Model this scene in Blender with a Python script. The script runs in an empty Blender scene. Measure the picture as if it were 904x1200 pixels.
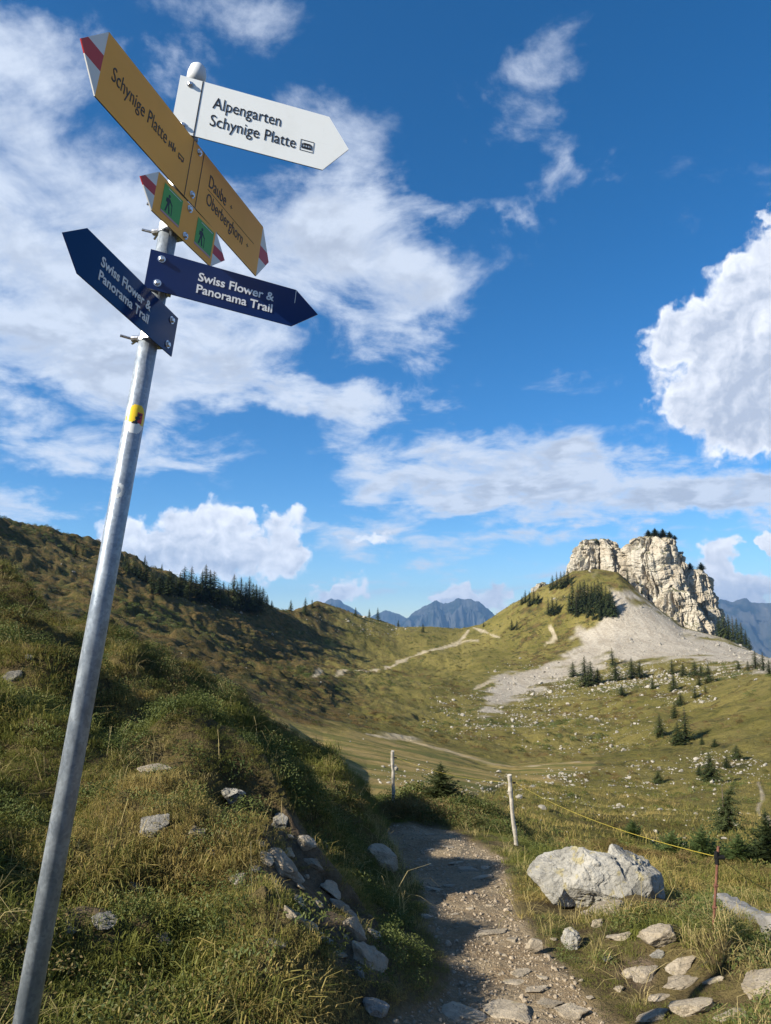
import bpy, math, random
import numpy as np
from mathutils import Vector, Matrix

# ------------------------------------------------------------------ camera, sky, sun, exposure
S = bpy.context.scene
C = S.collection
F = 870.0                      # focal length in pixels of a 904 x 1200 frame
PITCH = math.radians(9.0)
CP, SP = math.cos(PITCH), math.sin(PITCH)
cam = bpy.data.cameras.new("camera")
cam.sensor_fit = 'VERTICAL'
cam.sensor_height = 24.0
cam.lens = 24.0 * F / 1200.0
cam.clip_start = 0.05
cam.clip_end = 100000.0
cam_o = bpy.data.objects.new("camera", cam)
C.objects.link(cam_o)
cam_o.rotation_euler = (math.pi / 2 + PITCH, 0, 0)   # eye at the origin, looking along +Y
S.camera = cam_o

SUN_AZ, SUN_EL = math.radians(240.5), math.radians(30)
SKY_STRENGTH = 0.076
SUN_STRENGTH = 5.0
S.view_settings.view_transform = 'Standard'
S.view_settings.look = 'None'
S.view_settings.gamma = 1.0
S.view_settings.use_curve_mapping = False
S.view_settings.exposure = 1.05
S.cycles.use_denoising = True
S.cycles.max_bounces = 6
S.cycles.transparent_max_bounces = 6
S.cycles.volume_bounces = 0

sun = bpy.data.lights.new("sun", 'SUN')
sun.energy = SUN_STRENGTH
sun.angle = math.radians(0.5)
sun.color = (1.0, 0.92, 0.77)
sun_o = bpy.data.objects.new("sun", sun)
C.objects.link(sun_o)
sdir = Vector((math.sin(SUN_AZ) * math.cos(SUN_EL), math.cos(SUN_AZ) * math.cos(SUN_EL), math.sin(SUN_EL)))
sun_o.rotation_euler = sdir.to_track_quat('Z', 'Y').to_euler()


def ray(px, py):
    """direction of a pixel of the 904 x 1200 frame"""
    X, Y = (px - 452.0) / F, (600.0 - py) / F
    return np.array([X, CP - Y * SP, SP + Y * CP])


def azel(px, py):
    d = ray(px, py)
    return math.atan2(d[0], d[1]), d[2] / math.hypot(d[0], d[1])


# ---- node helpers
class NT:
    def __init__(self, tree):
        self.t = tree
        tree.nodes.clear()

    def n(self, kind, ins=None, **props):
        nd = self.t.nodes.new(kind)
        for k, v in props.items():
            setattr(nd, k, v)
        for k, v in (ins or {}).items():
            self.set(nd.inputs[k], v)
        return nd

    def set(self, sock, v):
        if isinstance(v, bpy.types.NodeSocket):
            self.t.links.new(v, sock)
        elif isinstance(v, bpy.types.Node):
            self.t.links.new(v.outputs[0], sock)
        else:
            sock.default_value = v

    def m(self, op, a, b=0.0, c=None, clamp=False):
        nd = self.n('ShaderNodeMath', operation=op, use_clamp=clamp)
        self.set(nd.inputs[0], a)
        self.set(nd.inputs[1], b)
        if c is not None:
            self.set(nd.inputs[2], c)
        return nd.outputs[0]

    def v(self, op, a, b=(0, 0, 0)):
        nd = self.n('ShaderNodeVectorMath', operation=op)
        self.set(nd.inputs[0], a)
        self.set(nd.inputs[1], b)
        return nd.outputs['Value'] if op in ('LENGTH', 'DOT_PRODUCT', 'DISTANCE') else nd.outputs[0]

    def ramp(self, x, lo, hi, a=0.0, b=1.0, smooth=True):
        nd = self.n('ShaderNodeMapRange', interpolation_type='SMOOTHSTEP' if smooth else 'LINEAR')
        for k, v in (('Value', x), ('From Min', lo), ('From Max', hi), ('To Min', a), ('To Max', b)):
            self.set(nd.inputs[k], v)
        return nd.outputs[0]

    def mix(self, f, a, b):
        nd = self.n('ShaderNodeMix', data_type='RGBA')
        self.set(nd.inputs[0], f)
        for s, v in ((nd.inputs[6], a), (nd.inputs[7], b)):
            self.set(s, (*v, 1.0) if isinstance(v, tuple) and len(v) == 3 else v)
        return nd.outputs[2]

    def noise(self, vec, scale, detail=4.0, rough=0.5, dist=0.0, dim='3D'):
        nd = self.n('ShaderNodeTexNoise', noise_dimensions=dim)
        self.set(nd.inputs['Vector'], vec)
        nd.inputs['Scale'].default_value = scale
        nd.inputs['Detail'].default_value = detail
        nd.inputs['Roughness'].default_value = rough
        nd.inputs['Distortion'].default_value = dist
        return nd.outputs['Fac']

    def xyz(self, x, y, z):
        nd = self.n('ShaderNodeCombineXYZ')
        for i, v in enumerate((x, y, z)):
            self.set(nd.inputs[i], v)
        return nd.outputs[0]


# ---- world: Nishita sky with procedural clouds laid over it by direction
W = bpy.data.worlds.new("World")
S.world = W
W.use_nodes = True
w = NT(W.node_tree)
sky = w.n('ShaderNodeTexSky', sky_type='NISHITA')
sky.sun_disc = False
sky.sun_elevation = SUN_EL
sky.sun_rotation = SUN_AZ
sky.altitude = 2000
sky.air_density = 1.0
sky.dust_density = 0.3
sky.ozone_density = 3.0
hs = w.n('ShaderNodeHueSaturation', {'Color': sky.outputs[0], 'Saturation': 1.32, 'Value': 1.02})
skycol = hs.outputs[0]
D = w.n('ShaderNodeTexCoord').outputs['Generated']
sep = w.n('ShaderNodeSeparateXYZ', {0: D})
dx, dy, dz = sep.outputs
AZ = w.m('DEGREES', w.m('ARCTAN2', dx, dy))
EL = w.m('DEGREES', w.m('ARCSINE', dz))
P2 = w.xyz(AZ, EL, 0.0)


def blob_sum(blobs):
    """soft ellipses on the sky: (px, py, rx, ry, amplitude) in pixels of the frame, or degrees when given as 'd'"""
    acc = None
    for b in blobs:
        if b[0] == 'd':
            a, e, rx, ry, amp = b[1:]
        else:
            az, t = azel(b[0], b[1])
            a, e = math.degrees(az), math.degrees(math.atan(t))
            k = math.degrees(1 / F) * math.cos(math.radians(e) - PITCH) ** 1.0
            rx, ry, amp = b[2] * k / max(0.5, math.cos(math.radians(e))), b[3] * k, b[4]
        q = w.v('MULTIPLY', w.v('SUBTRACT', P2, (a, e, 0)), (1 / rx, 1 / ry, 0))
        L = w.v('LENGTH', q)
        r = w.ramp(L, 1.0, 0.15, 0.0, amp)
        acc = r if acc is None else w.m('ADD', acc, r)
    return acc


# high broken cloud sheet: soft ellipses placed on the sky, their outlines frayed by warping the direction first
wobn = w.n('ShaderNodeTexNoise', {'Vector': w.v('MULTIPLY', P2, (1.0, 1.5, 1.0))}, noise_dimensions='2D')
wobn.inputs['Scale'].default_value = 0.13
wobn.inputs['Detail'].default_value = 6
wobn.inputs['Roughness'].default_value = 0.58
PW = w.v('ADD', P2, w.v('MULTIPLY', w.v('SUBTRACT', wobn.outputs['Color'], (.5, .5, .5)), (13.0, 7.0, 0)))
hi_blobs = [(30, 260, 300, 260, .72), (120, 400, 340, 130, .60), (330, 290, 240, 150, .50), (440, 260, 150, 90, .42), (250, 120, 220, 60, .18), (470, 340, 150, 80, .42), (400, 150, 130, 60, .28),
            (110, 525, 170, 55, .75), (400, 472, 130, 46, .72), (250, 450, 210, 60, .55), (450, 410, 110, 46, .40),
            (560, 535, 240, 62, .80), (720, 568, 300, 56, .85), (460, 580, 90, 40, .6), (880, 572, 190, 34, .65), (650, 85, 120, 70, .44), (600, 165, 90, 55, .38), (650, 212, 90, 44, .46), (560, 250, 90, 30, .42),
            (60, 50, 190, 60, .36), (330, 20, 200, 60, .25), (520, 645, 560, 26, .42), (760, 606, 260, 20, .46), (420, 622, 200, 26, .50), (20, 590, 80, 34, .55), (600, 690, 500, 24, .40),
            ('d', 75, 38, 50, 20, .7), ('d', 130, 25, 45, 14, .6), ('d', -75, 30, 50, 22, .7), ('d', -130, 40, 45, 20, .5), ('d', 170, 35, 40, 16, .6), ('d', -165, 16, 40, 9, .6)]
den = w.m('ADD', dz, 0.20)
hp = w.xyz(w.m('DIVIDE', dx, den), w.m('DIVIDE', dy, den), 0.0)
hn = w.noise(hp, 4.2, 8.0, 0.62, 0.25, '2D')
P2_keep = P2
P2 = PW
hb = w.m('MINIMUM', blob_sum(hi_blobs), 0.95)
hv = w.m('ADD', w.m('MULTIPLY', w.m('SUBTRACT', hn, 0.5), 1.9), hb)
hd = w.m('MULTIPLY', w.ramp(hv, 0.18, 0.98), 0.95)
hs2 = w.noise(w.v('ADD', hp, (0.05, -0.06, 0.0)), 4.2, 4.0, 0.58, 0.0, '2D')
hsh = w.ramp(w.m('SUBTRACT', hn, hs2), -0.13, 0.13)
thick = w.ramp(hv, 0.55, 1.05)
hcol = w.mix(w.m('MULTIPLY', thick, w.m('SUBTRACT', 1.0, w.m('MULTIPLY', hsh, 0.85))), (5.0, 5.55, 6.5), (3.3, 3.75, 4.6))
# heaped clouds
cu_blobs = [(262, 606, 46, 42, .8), (225, 622, 60, 42, .75), (190, 650, 100, 40, .8), (270, 645, 110, 46, .85), (340, 612, 44, 26, .7), (330, 660, 50, 40, .75), (140, 628, 50, 34, .75), (412, 686, 30, 24, .75), (388, 702, 50, 22, .7),
            (430, 628, 70, 16, .5), (545, 694, 32, 26, .85), (578, 704, 34, 24, .75), (525, 712, 36, 18, .6), (838, 652, 34, 30, .85), (880, 690, 70, 34, .85), (845, 690, 44, 34, .7), (900, 636, 20, 16, .8),
            (885, 335, 90, 60, .8), (940, 300, 80, 70, .8), (800, 392, 72, 44, .62), (850, 415, 110, 74, .85), (945, 430, 140, 140, .95), (800, 468, 60, 36, .58), (880, 500, 120, 42, .65), (898, 250, 26, 16, .6),
            ('d', 42, 22, 14, 10, .9), ('d', 62, 6, 22, 5, .9), ('d', -58, 7, 20, 5, .9), ('d', 110, 7, 25, 6, .9), ('d', -110, 8, 25, 6, .8), ('d', 160, 7, 22, 5, .9), ('d', -160, 6, 25, 5, .9)]
wob = w.n('ShaderNodeTexNoise', {'Vector': P2_keep}, noise_dimensions='2D')
wob.inputs['Scale'].default_value = 0.55
wob.inputs['Detail'].default_value = 4
wob.inputs['Roughness'].default_value = 0.5
P2 = w.v('ADD', P2_keep, w.v('MULTIPLY', w.v('SUBTRACT', wob.outputs['Color'], (.5, .5, .5)), (3.4, 3.0, 0)))
cbl = w.m('MINIMUM', blob_sum(cu_blobs), 1.0)


def billow(vec, det):
    a = w.noise(vec, 0.30, det, 0.60, 0.0, '2D')
    b = w.noise(vec, 0.62, 2.0, 0.5, 0.0, '2D')
    return w.m('ADD', a, w.m('MULTIPLY', w.m('ABSOLUTE', w.m('SUBTRACT', b, 0.5)), 0.55))


c3 = w.v('ADD', P2_keep, w.v('MULTIPLY', w.v('SUBTRACT', wob.outputs['Color'], (.5, .5, .5)), (1.2, 1.2, 0)))
ca = billow(c3, 8.0)
cb = billow(w.v('ADD', c3, (-0.42, 0.60, 0.0)), 6.0)
cv = w.m('ADD', w.m('MULTIPLY', w.m('SUBTRACT', ca, 0.56), w.m('MINIMUM', 1.25, w.m('MULTIPLY', cbl, 3.5))), cbl)
cd = w.ramp(cv, 0.20, 0.66)
cu_dark = [(230, 665, 120, 24, .75), (150, 660, 70, 20, .4), (230, 635, 60, 14, .35), (330, 630, 70, 12, .45), (400, 708, 60, 12, .5), (870, 390, 100, 70, .6), (905, 460, 130, 70, .7), (830, 470, 70, 40, .35), (860, 505, 110, 34, .6), (900, 330, 50, 30, .3), (880, 700, 90, 22, .5), (560, 712, 60, 10, .4)]
dk = blob_sum(cu_dark)
clight = w.m('SUBTRACT', w.m('ADD', w.m('ADD', 0.62, w.m('MULTIPLY', w.m('SUBTRACT', ca, cb), 1.7)), w.m('MULTIPLY', w.ramp(cv, 0.9, 0.4), 0.35)), w.m('SUBTRACT', w.m('MULTIPLY', dk, 0.50), w.m('MULTIPLY', w.m('SUBTRACT', hn, 0.5), 0.6)), clamp=True)
ccol = w.mix(clight, (3.4, 3.9, 4.9), (7.0, 7.25, 7.8))
mixed = w.mix(hd, skycol, hcol)
mixed = w.mix(cd, mixed, ccol)
bg = w.n('ShaderNodeBackground', {'Color': mixed, 'Strength': SKY_STRENGTH})
w.n('ShaderNodeOutputWorld', {'Surface': bg})
W.cycles.sampling_method = 'MANUAL'
W.cycles.sample_map_resolution = 1024

# ------------------------------------------------------------------ noise in numpy
rng = np.random.default_rng(7)
random.seed(7)


def _h(ix, iy, iz, seed):
    h = (ix * 374761393 + iy * 668265263 + iz * 2147483647 + seed * 974634777) & 0xffffffff
    h = ((h ^ (h >> 13)) * 1274126177) & 0xffffffff
    h = ((h ^ (h >> 16)) * 2246822519) & 0xffffffff
    return ((h ^ (h >> 15)) & 0xffff) / 32767.5 - 1.0


def vnoise(x, y, z=None, seed=0):
    x = np.asarray(x, float)
    y = np.asarray(y, float)
    ix, iy = np.floor(x).astype(np.int64), np.floor(y).astype(np.int64)
    fx, fy = x - ix, y - iy
    fx, fy = fx * fx * fx * (fx * (fx * 6 - 15) + 10), fy * fy * fy * (fy * (fy * 6 - 15) + 10)

    def plane(k):
        a, b = _h(ix, iy, k, seed), _h(ix + 1, iy, k, seed)
        c, d = _h(ix, iy + 1, k, seed), _h(ix + 1, iy + 1, k, seed)
        return (a + (b - a) * fx) * (1 - fy) + (c + (d - c) * fx) * fy
    if z is None:
        return plane(np.int64(0))
    z = np.asarray(z, float)
    iz = np.floor(z).astype(np.int64)
    fz = z - iz
    fz = fz * fz * fz * (fz * (fz * 6 - 15) + 10)
    return plane(iz) * (1 - fz) + plane(iz + 1) * fz


def fbm(x, y, z=None, oct=4, seed=0, gain=0.5, ridged=False):
    a, s, out = 1.0, 1.0, 0.0
    for o in range(oct):
        n = vnoise(x * s, y * s, None if z is None else z * s, seed + o * 17)
        if ridged:
            n = 1 - 2 * np.abs(n)
        out = out + a * n
        a *= gain
        s *= 2.03
    return out


def sstep(a, b, x):
    t = np.clip((x - a) / (b - a), 0, 1)
    return t * t * (3 - 2 * t)


# ------------------------------------------------------------------ materials
def mat(name, build, rough=0.8, spec=0.3):
    m = bpy.data.materials.new(name)
    m.use_nodes = True
    g = NT(m.node_tree)
    out = g.n('ShaderNodeOutputMaterial')
    p = g.n('ShaderNodeBsdfPrincipled')
    p.inputs['Roughness'].default_value = rough
    p.inputs['Specular IOR Level'].default_value = spec
    g.set(out.inputs['Surface'], p)
    r = build(g, p)
    if r is not None:
        g.set(out.inputs['Surface'], r)
    return m


def col(g, p, c):
    g.set(p.inputs['Base Color'], (*c, 1.0) if isinstance(c, tuple) else c)


def bump(g, p, height, strength, dist):
    b = g.n('ShaderNodeBump', {'Height': height, 'Strength': strength, 'Distance': dist})
    g.set(p.inputs['Normal'], b)


def attr(g, name, typ='GEOMETRY'):
    a = g.n('ShaderNodeAttribute', attribute_name=name, attribute_type=typ)
    return a.outputs['Fac']


def simple(name, c, rough=0.6, metal=0.0, var=0.12, scale=20.0, spec=0.4, coat=0.0):
    def b(g, p):
        o = g.n('ShaderNodeTexCoord').outputs['Object']
        n = g.noise(o, scale, 5, 0.6)
        d = tuple(x * (1 - var) for x in c)
        l = tuple(min(1, x * (1 + var)) for x in c)
        col(g, p, g.mix(g.ramp(n, 0.3, 0.7), d, l))
        p.inputs['Metallic'].default_value = metal
        g.set(p.inputs['Roughness'], g.ramp(n, 0.3, 0.7, rough * 0.85, min(1, rough * 1.15)))
        p.inputs['Coat Weight'].default_value = coat
    return mat(name, b, rough, spec)


def stone_mat(name, c1, c2, c3, scale=1.0, bs=0.6, bd=0.02, lichen=0.0):
    def b(g, p):
        o = g.n('ShaderNodeTexCoord').outputs['Object']
        rnd = g.n('ShaderNodeObjectInfo').outputs['Random']
        o2 = g.v('ADD', o, g.xyz(g.m('MULTIPLY', rnd, 37.0), 0.0, 0.0))
        n1 = g.noise(o2, 3.0 * scale, 8, 0.65)
        n2 = g.noise(o2, 17.0 * scale, 6, 0.7, 0.5)
        c = g.mix(g.ramp(n1, 0.35, 0.65), c1, c2)
        c = g.mix(g.ramp(n2, 0.56, 0.72), c, c3)
        if lichen:
            n3 = g.noise(o2, 9.0 * scale, 5, 0.6)
            c = g.mix(g.m('MULTIPLY', g.ramp(n3, 0.58, 0.66), lichen), c, (0.30, 0.25, 0.10))
        hv = g.n('ShaderNodeHueSaturation', {'Color': c, 'Value': g.m('ADD', 0.85, g.m('MULTIPLY', rnd, 0.3))})
        col(g, p, hv.outputs[0])
        vo = g.n('ShaderNodeTexVoronoi', feature='DISTANCE_TO_EDGE')
        g.set(vo.inputs['Vector'], g.v('ADD', o2, g.v('MULTIPLY', g.xyz(n1, n2, n1), (.3, .3, .3))))
        vo.inputs['Scale'].default_value = 4.5 * scale
        cr = g.ramp(vo.outputs['Distance'], 0.0, 0.05)
        bump(g, p, g.m('ADD', g.m('MULTIPLY', cr, 0.35), g.m('ADD', n2, n1)), bs, bd)
    return mat(name, b, 0.9, 0.2)


M_boulder = stone_mat('white_limestone', (0.215, 0.205, 0.18), (0.335, 0.32, 0.285), (0.10, 0.095, 0.085), 1.4, 0.6, 0.025, 0.6)
M_stone = stone_mat('tan_limestone', (0.27, 0.225, 0.165), (0.36, 0.305, 0.23), (0.16, 0.135, 0.10), 3.0, 0.7, 0.015, 0.3)
M_grit = stone_mat('path_grit', (0.27, 0.215, 0.155), (0.36, 0.30, 0.22), (0.18, 0.14, 0.10), 3.0, 0.4, 0.01)
M_grey_stone = stone_mat('grey_limestone', (0.19, 0.18, 0.155), (0.30, 0.28, 0.245), (0.11, 0.10, 0.085), 3.0, 0.8, 0.02, 0.4)


M_rubble = stone_mat('rubble_limestone', (0.24, 0.22, 0.185), (0.34, 0.315, 0.27), (0.16, 0.15, 0.13), 1.0, 0.5, 0.03, 0.3)


def cliff_build(g, p):
    o = g.n('ShaderNodeTexCoord').outputs['Object']
    n1 = g.noise(o, 0.10, 8, 0.65)
    st = g.v('MULTIPLY', o, (0.12, 0.12, 0.9))
    n2 = g.noise(st, 1.0, 8, 0.7, 0.4)
    vs = g.noise(g.v('MULTIPLY', o, (0.9, 0.9, 0.10)), 0.7, 7, 0.7, 0.3)
    c = g.mix(g.ramp(n1, 0.35, 0.65), (0.37, 0.315, 0.24), (0.47, 0.43, 0.36))
    c = g.mix(g.m('MULTIPLY', g.ramp(n2, 0.55, 0.72), 0.6), c, (0.22, 0.195, 0.155))
    c = g.mix(g.m('MULTIPLY', g.ramp(vs, 0.58, 0.72), 0.6), c, (0.20, 0.185, 0.16))
    geo = g.n('ShaderNodeNewGeometry')
    up = g.n('ShaderNodeSeparateXYZ', {0: geo.outputs['True Normal']}).outputs[2]
    gm = g.m('MULTIPLY', g.ramp(g.m('ADD', up, g.m('MULTIPLY', g.m('SUBTRACT', n1, 0.5), 0.9)), 0.62, 0.8), 0.9)
    c = g.mix(gm, c, (0.085, 0.085, 0.03))
    col(g, p, c)
    bump(g, p, g.m('ADD', g.m('MULTIPLY', n2, 1.0), g.m('MULTIPLY', vs, 0.8)), 0.9, 1.2)


M_cliff = mat('cliff_limestone', cliff_build, 0.95, 0.15)


def ground_build(g, p):
    """grass, heath, bare earth, scree and trails over the whole terrain sheet, chosen by masks stored on its vertices"""
    o = g.n('ShaderNodeTexCoord').outputs['Object']
    soil = attr(g, 'earth')
    pth, scr, mead, trail = attr(g, 'dirt'), attr(g, 'scree'), attr(g, 'meadow'), attr(g, 'trail')
    rub, heath, rr = attr(g, 'rubble'), attr(g, 'heath'), attr(g, 'far')
    n_f = g.noise(o, 5.0, 7, 0.7)
    n_ff = g.noise(o, 45.0, 5, 0.7)
    n_b = g.noise(o, 0.055, 7, 0.62, 0.3)
    n_c = g.noise(o, 0.33, 8, 0.72, 0.2)
    n_d = g.noise(g.v('ADD', o, (71, 13, 5)), 0.16, 8, 0.7, 0.4)
    gr = g.mix(g.ramp(n_b, 0.38, 0.62), (0.130, 0.116, 0.030), (0.200, 0.168, 0.050))
    gr = g.mix(g.m('MULTIPLY', g.ramp(n_c, 0.48, 0.66), 0.55), gr, (0.155, 0.125, 0.045))
    gr = g.mix(g.m('MULTIPLY', g.ramp(n_c, 0.48, 0.36), 0.6), gr, (0.050, 0.055, 0.016))
    # heath: dark shrub patches and russet blueberry
    hc = g.mix(g.ramp(n_c, 0.4, 0.6), (0.038, 0.040, 0.015), (0.115, 0.075, 0.030))
    gr = g.mix(g.m('MULTIPLY', g.ramp(g.m('ADD', n_d, g.m('MULTIPLY', heath, 0.30)), 0.56, 0.70), 0.85), gr, hc)
    near = g.mix(g.ramp(n_f, 0.35, 0.65), (0.075, 0.055, 0.028), (0.150, 0.118, 0.050))
    gr = g.mix(g.ramp(rr, 0.0, 1.0, smooth=False), near, gr)
    mc = g.mix(g.ramp(n_c, 0.35, 0.65), (0.20, 0.155, 0.045), (0.30, 0.215, 0.085))
    stripe = g.noise(g.v('MULTIPLY', o, (0.12, 0.35, 0.2)), 1.0, 4, 0.6)
    mc = g.mix(g.ramp(stripe, 0.45, 0.6), mc, (0.115, 0.112, 0.030))
    c = g.mix(mead, gr, mc)
    # loose stones seen from afar
    vo = g.n('ShaderNodeTexVoronoi', feature='F1')
    g.set(vo.inputs['Vector'], g.v('ADD', o, g.xyz(n_c, n_d, 0.0)))
    vo.inputs['Scale'].default_value = 0.55
    pick = g.n('ShaderNodeSeparateColor', {0: vo.outputs['Color']})
    sm = g.m('MULTIPLY', g.ramp(vo.outputs['Distance'], 0.42, 0.30), g.ramp(g.m('ADD', pick.outputs[0], g.m('MULTIPLY', rub, 0.85)), 0.94, 0.98))
    sm = g.m('MULTIPLY', sm, g.m('MULTIPLY', g.ramp(rr, 0.5, 1.0), 0.0))
    stc = g.mix(pick.outputs[1], (0.27, 0.25, 0.215), (0.46, 0.43, 0.38))
    c = g.mix(sm, c, stc)
    sn = g.noise(o, 0.9, 8, 0.75)
    run = g.noise(g.v('MULTIPLY', o, (0.30, 0.05, 0.05)), 1.0, 6, 0.65, 0.6)
    sn2 = g.m('ADD', g.m('MULTIPLY', sn, 0.5), g.m('MULTIPLY', run, 0.5))
    sc = g.mix(g.ramp(sn2, 0.40, 0.60), (0.31, 0.27, 0.215), (0.44, 0.395, 0.325))
    c = g.mix(scr, c, sc)
    tn = g.mix(g.ramp(n_c, 0.4, 0.6), (0.33, 0.275, 0.18), (0.43, 0.37, 0.26))
    tn = g.mix(mead, tn, (0.31, 0.235, 0.115))
    c = g.mix(trail, c, tn)
    pn = g.noise(o, 2.2, 7, 0.65)
    pc = g.mix(g.ramp(pn, 0.36, 0.64), (0.225, 0.163, 0.098), (0.325, 0.255, 0.165))
    pc = g.mix(g.m('MULTIPLY', g.ramp(n_ff, 0.54, 0.68), 0.75), pc, (0.37, 0.32, 0.25))
    pc = g.mix(g.m('MULTIPLY', g.ramp(n_ff, 0.46, 0.34), 0.6), pc, (0.140, 0.105, 0.072))
    so = g.mix(g.ramp(n_f, 0.4, 0.6), (0.095, 0.068, 0.042), (0.18, 0.135, 0.088))
    c = g.mix(g.m('MULTIPLY', soil, g.ramp(n_f, 0.30, 0.46)), c, so)
    c = g.mix(pth, c, pc)
    col(g, p, c)
    hn = g.m('ADD', g.m('MULTIPLY', n_ff, 0.035), g.m('MULTIPLY', n_f, 0.09))
    hf = g.m('ADD', g.m('ADD', g.m('MULTIPLY', n_c, 1.1), g.m('MULTIPLY', sn, 0.7)), g.m('MULTIPLY', sm, 0.35))
    hf = g.m('MULTIPLY', hf, g.m('SUBTRACT', 1.0, g.m('MULTIPLY', mead, 0.8)))
    hm = g.n('ShaderNodeMix', {0: g.ramp(rr, 0.0, 1.0, smooth=False), 2: hn, 3: hf}, data_type='FLOAT')
    bump(g, p, hm.outputs[0], 1.0, 1.0)


M_ground = mat('mountain_ground', ground_build, 0.95, 0.1)


def leaf_mat(name, a, b, dry, transl=0.35):
    def bd(g, p):
        rnd = g.n('ShaderNodeObjectInfo').outputs['Random']
        tone = attr(g, 'tone', 'INSTANCER')
        tint = attr(g, 'tint')
        c = g.mix(g.m('ADD', g.m('MULTIPLY', rnd, 0.5), g.m('MULTIPLY', tint, 0.5)), a, b)
        c = g.mix(g.m('MULTIPLY', g.ramp(g.m('ADD', g.m('MULTIPLY', tint, 0.5), tone), 0.55, 1.0), 0.9), c, dry)
        d = g.n('ShaderNodeBsdfDiffuse', {'Color': c})
        t = g.n('ShaderNodeBsdfTranslucent', {'Color': c})
        gl = g.n('ShaderNodeBsdfGlossy', {'Color': (1, 1, 1, 1), 'Roughness': 0.6})
        m1 = g.n('ShaderNodeMixShader', {0: transl})
        g.set(m1.inputs[1], d)
        g.set(m1.inputs[2], t)
        m2 = g.n('ShaderNodeMixShader', {0: 0.012})
        g.set(m2.inputs[1], m1)
        g.set(m2.inputs[2], gl)
        return m2.outputs[0]
    return mat(name, bd)


M_grass = leaf_mat('grass_blades', (0.100, 0.118, 0.022), (0.195, 0.190, 0.042), (0.36, 0.27, 0.095))
M_straw = leaf_mat('dry_grass_blades', (0.28, 0.23, 0.085), (0.42, 0.34, 0.14), (0.50, 0.40, 0.19))
M_leaf = leaf_mat('shrub_leaves', (0.055, 0.082, 0.020), (0.120, 0.135, 0.036), (0.16, 0.105, 0.040), 0.25)
M_needle = leaf_mat('spruce_needles', (0.022, 0.036, 0.014), (0.070, 0.085, 0.030), (0.095, 0.095, 0.036), 0.2)
M_pine = leaf_mat('pine_needles', (0.060, 0.095, 0.030), (0.105, 0.140, 0.045), (0.14, 0.14, 0.05), 0.25)
M_bark = simple('bark', (0.10, 0.075, 0.055), 0.9, 0, 0.3, 12)


# ------------------------------------------------------------------ object helpers
def mesh_np(name, verts, faces, m=None, smooth=False):
    me = bpy.data.meshes.new(name)
    me.from_pydata([tuple(v) for v in verts], [], [tuple(f) for f in faces])
    if m:
        for x in (m if isinstance(m, (list, tuple)) else [m]):
            me.materials.append(x)
    if smooth:
        me.polygons.foreach_set('use_smooth', [True] * len(me.polygons))
    me.update()
    return me


def grid_mesh(name, V, quads, m, smooth=True):
    me = bpy.data.meshes.new(name)
    nv, nf = len(V), len(quads)
    me.vertices.add(nv)
    me.vertices.foreach_set('co', np.ascontiguousarray(V, dtype=np.float32).ravel())
    me.loops.add(nf * 4)
    me.loops.foreach_set('vertex_index', np.ascontiguousarray(quads, dtype=np.int32).ravel())
    me.polygons.add(nf)
    me.polygons.foreach_set('loop_start', np.arange(0, nf * 4, 4, dtype=np.int32))
    me.polygons.foreach_set('loop_total', np.full(nf, 4, dtype=np.int32))
    me.polygons.foreach_set('use_smooth', np.full(nf, smooth, dtype=bool))
    if m:
        me.materials.append(m)
    me.update(calc_edges=True)
    me.validate()
    return me


def obj(name, me, parent=None, **props):
    o = bpy.data.objects.new(name, me)
    C.objects.link(o)
    if parent is not None:
        o.parent = parent
    for k, v in props.items():
        o[k] = v
    return o


def thing(name, label, cat, loc=(0, 0, 0), group=None):
    o = bpy.data.objects.new(name, None)
    o.empty_display_size = 0.1
    C.objects.link(o)
    o.location = loc
    o['label'] = label
    o['category'] = cat
    if group:
        o['group'] = group
    return o


class MB:
    """collects simple shapes into one mesh"""

    def __init__(self):
        self.v, self.f, self.mi = [], [], []

    def add(self, vs, fs, mi=0):
        o = len(self.v)
        self.v += [tuple(x) for x in vs]
        self.f += [tuple(i + o for i in q) for q in fs]
        self.mi += [mi] * len(fs)

    def prism(self, poly, z0, z1, mi=0, side=None):
        n = len(poly)
        self.add([(x, y, z0) for x, y in poly] + [(x, y, z1) for x, y in poly], [], mi)
        o = len(self.v) - 2 * n
        self.f.append(tuple(o + n + i for i in range(n)))
        self.f.append(tuple(o + n - 1 - i for i in range(n)))
        self.mi += [mi, mi if side is None else side]
        for i in range(n):
            j = (i + 1) % n
            self.f.append((o + i, o + j, o + n + j, o + n + i))
            self.mi.append(mi if side is None else side)

    def tube(self, pts, r, seg=8, cap=True, mi=0):
        pts = [Vector(p) for p in pts]
        rs = r if isinstance(r, (list, tuple)) else [r] * len(pts)
        base = len(self.v)
        n = len(pts)
        ref = None
        for i, p in enumerate(pts):
            t = (pts[min(i + 1, n - 1)] - pts[max(i - 1, 0)]).normalized()
            if ref is None:
                ref = t.orthogonal().normalized()
            ref = (ref - t * ref.dot(t)).normalized()
            b = t.cross(ref)
            for k in range(seg):
                a = 2 * math.pi * k / seg
                self.v.append(tuple(p + (ref * math.cos(a) + b * math.sin(a)) * rs[i]))
        for i in range(n - 1):
            for k in range(seg):
                a, b2 = base + i * seg + k, base + i * seg + (k + 1) % seg
                self.f.append((a, b2, b2 + seg, a + seg))
                self.mi.append(mi)
        if cap:
            self.f.append(tuple(base + k for k in reversed(range(seg))))
            self.f.append(tuple(base + (n - 1) * seg + k for k in range(seg)))
            self.mi += [mi, mi]

    def mesh(self, name, m, smooth=False):
        me = mesh_np(name, self.v, self.f, m, smooth)
        me.polygons.foreach_set('material_index', self.mi)
        return me


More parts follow.
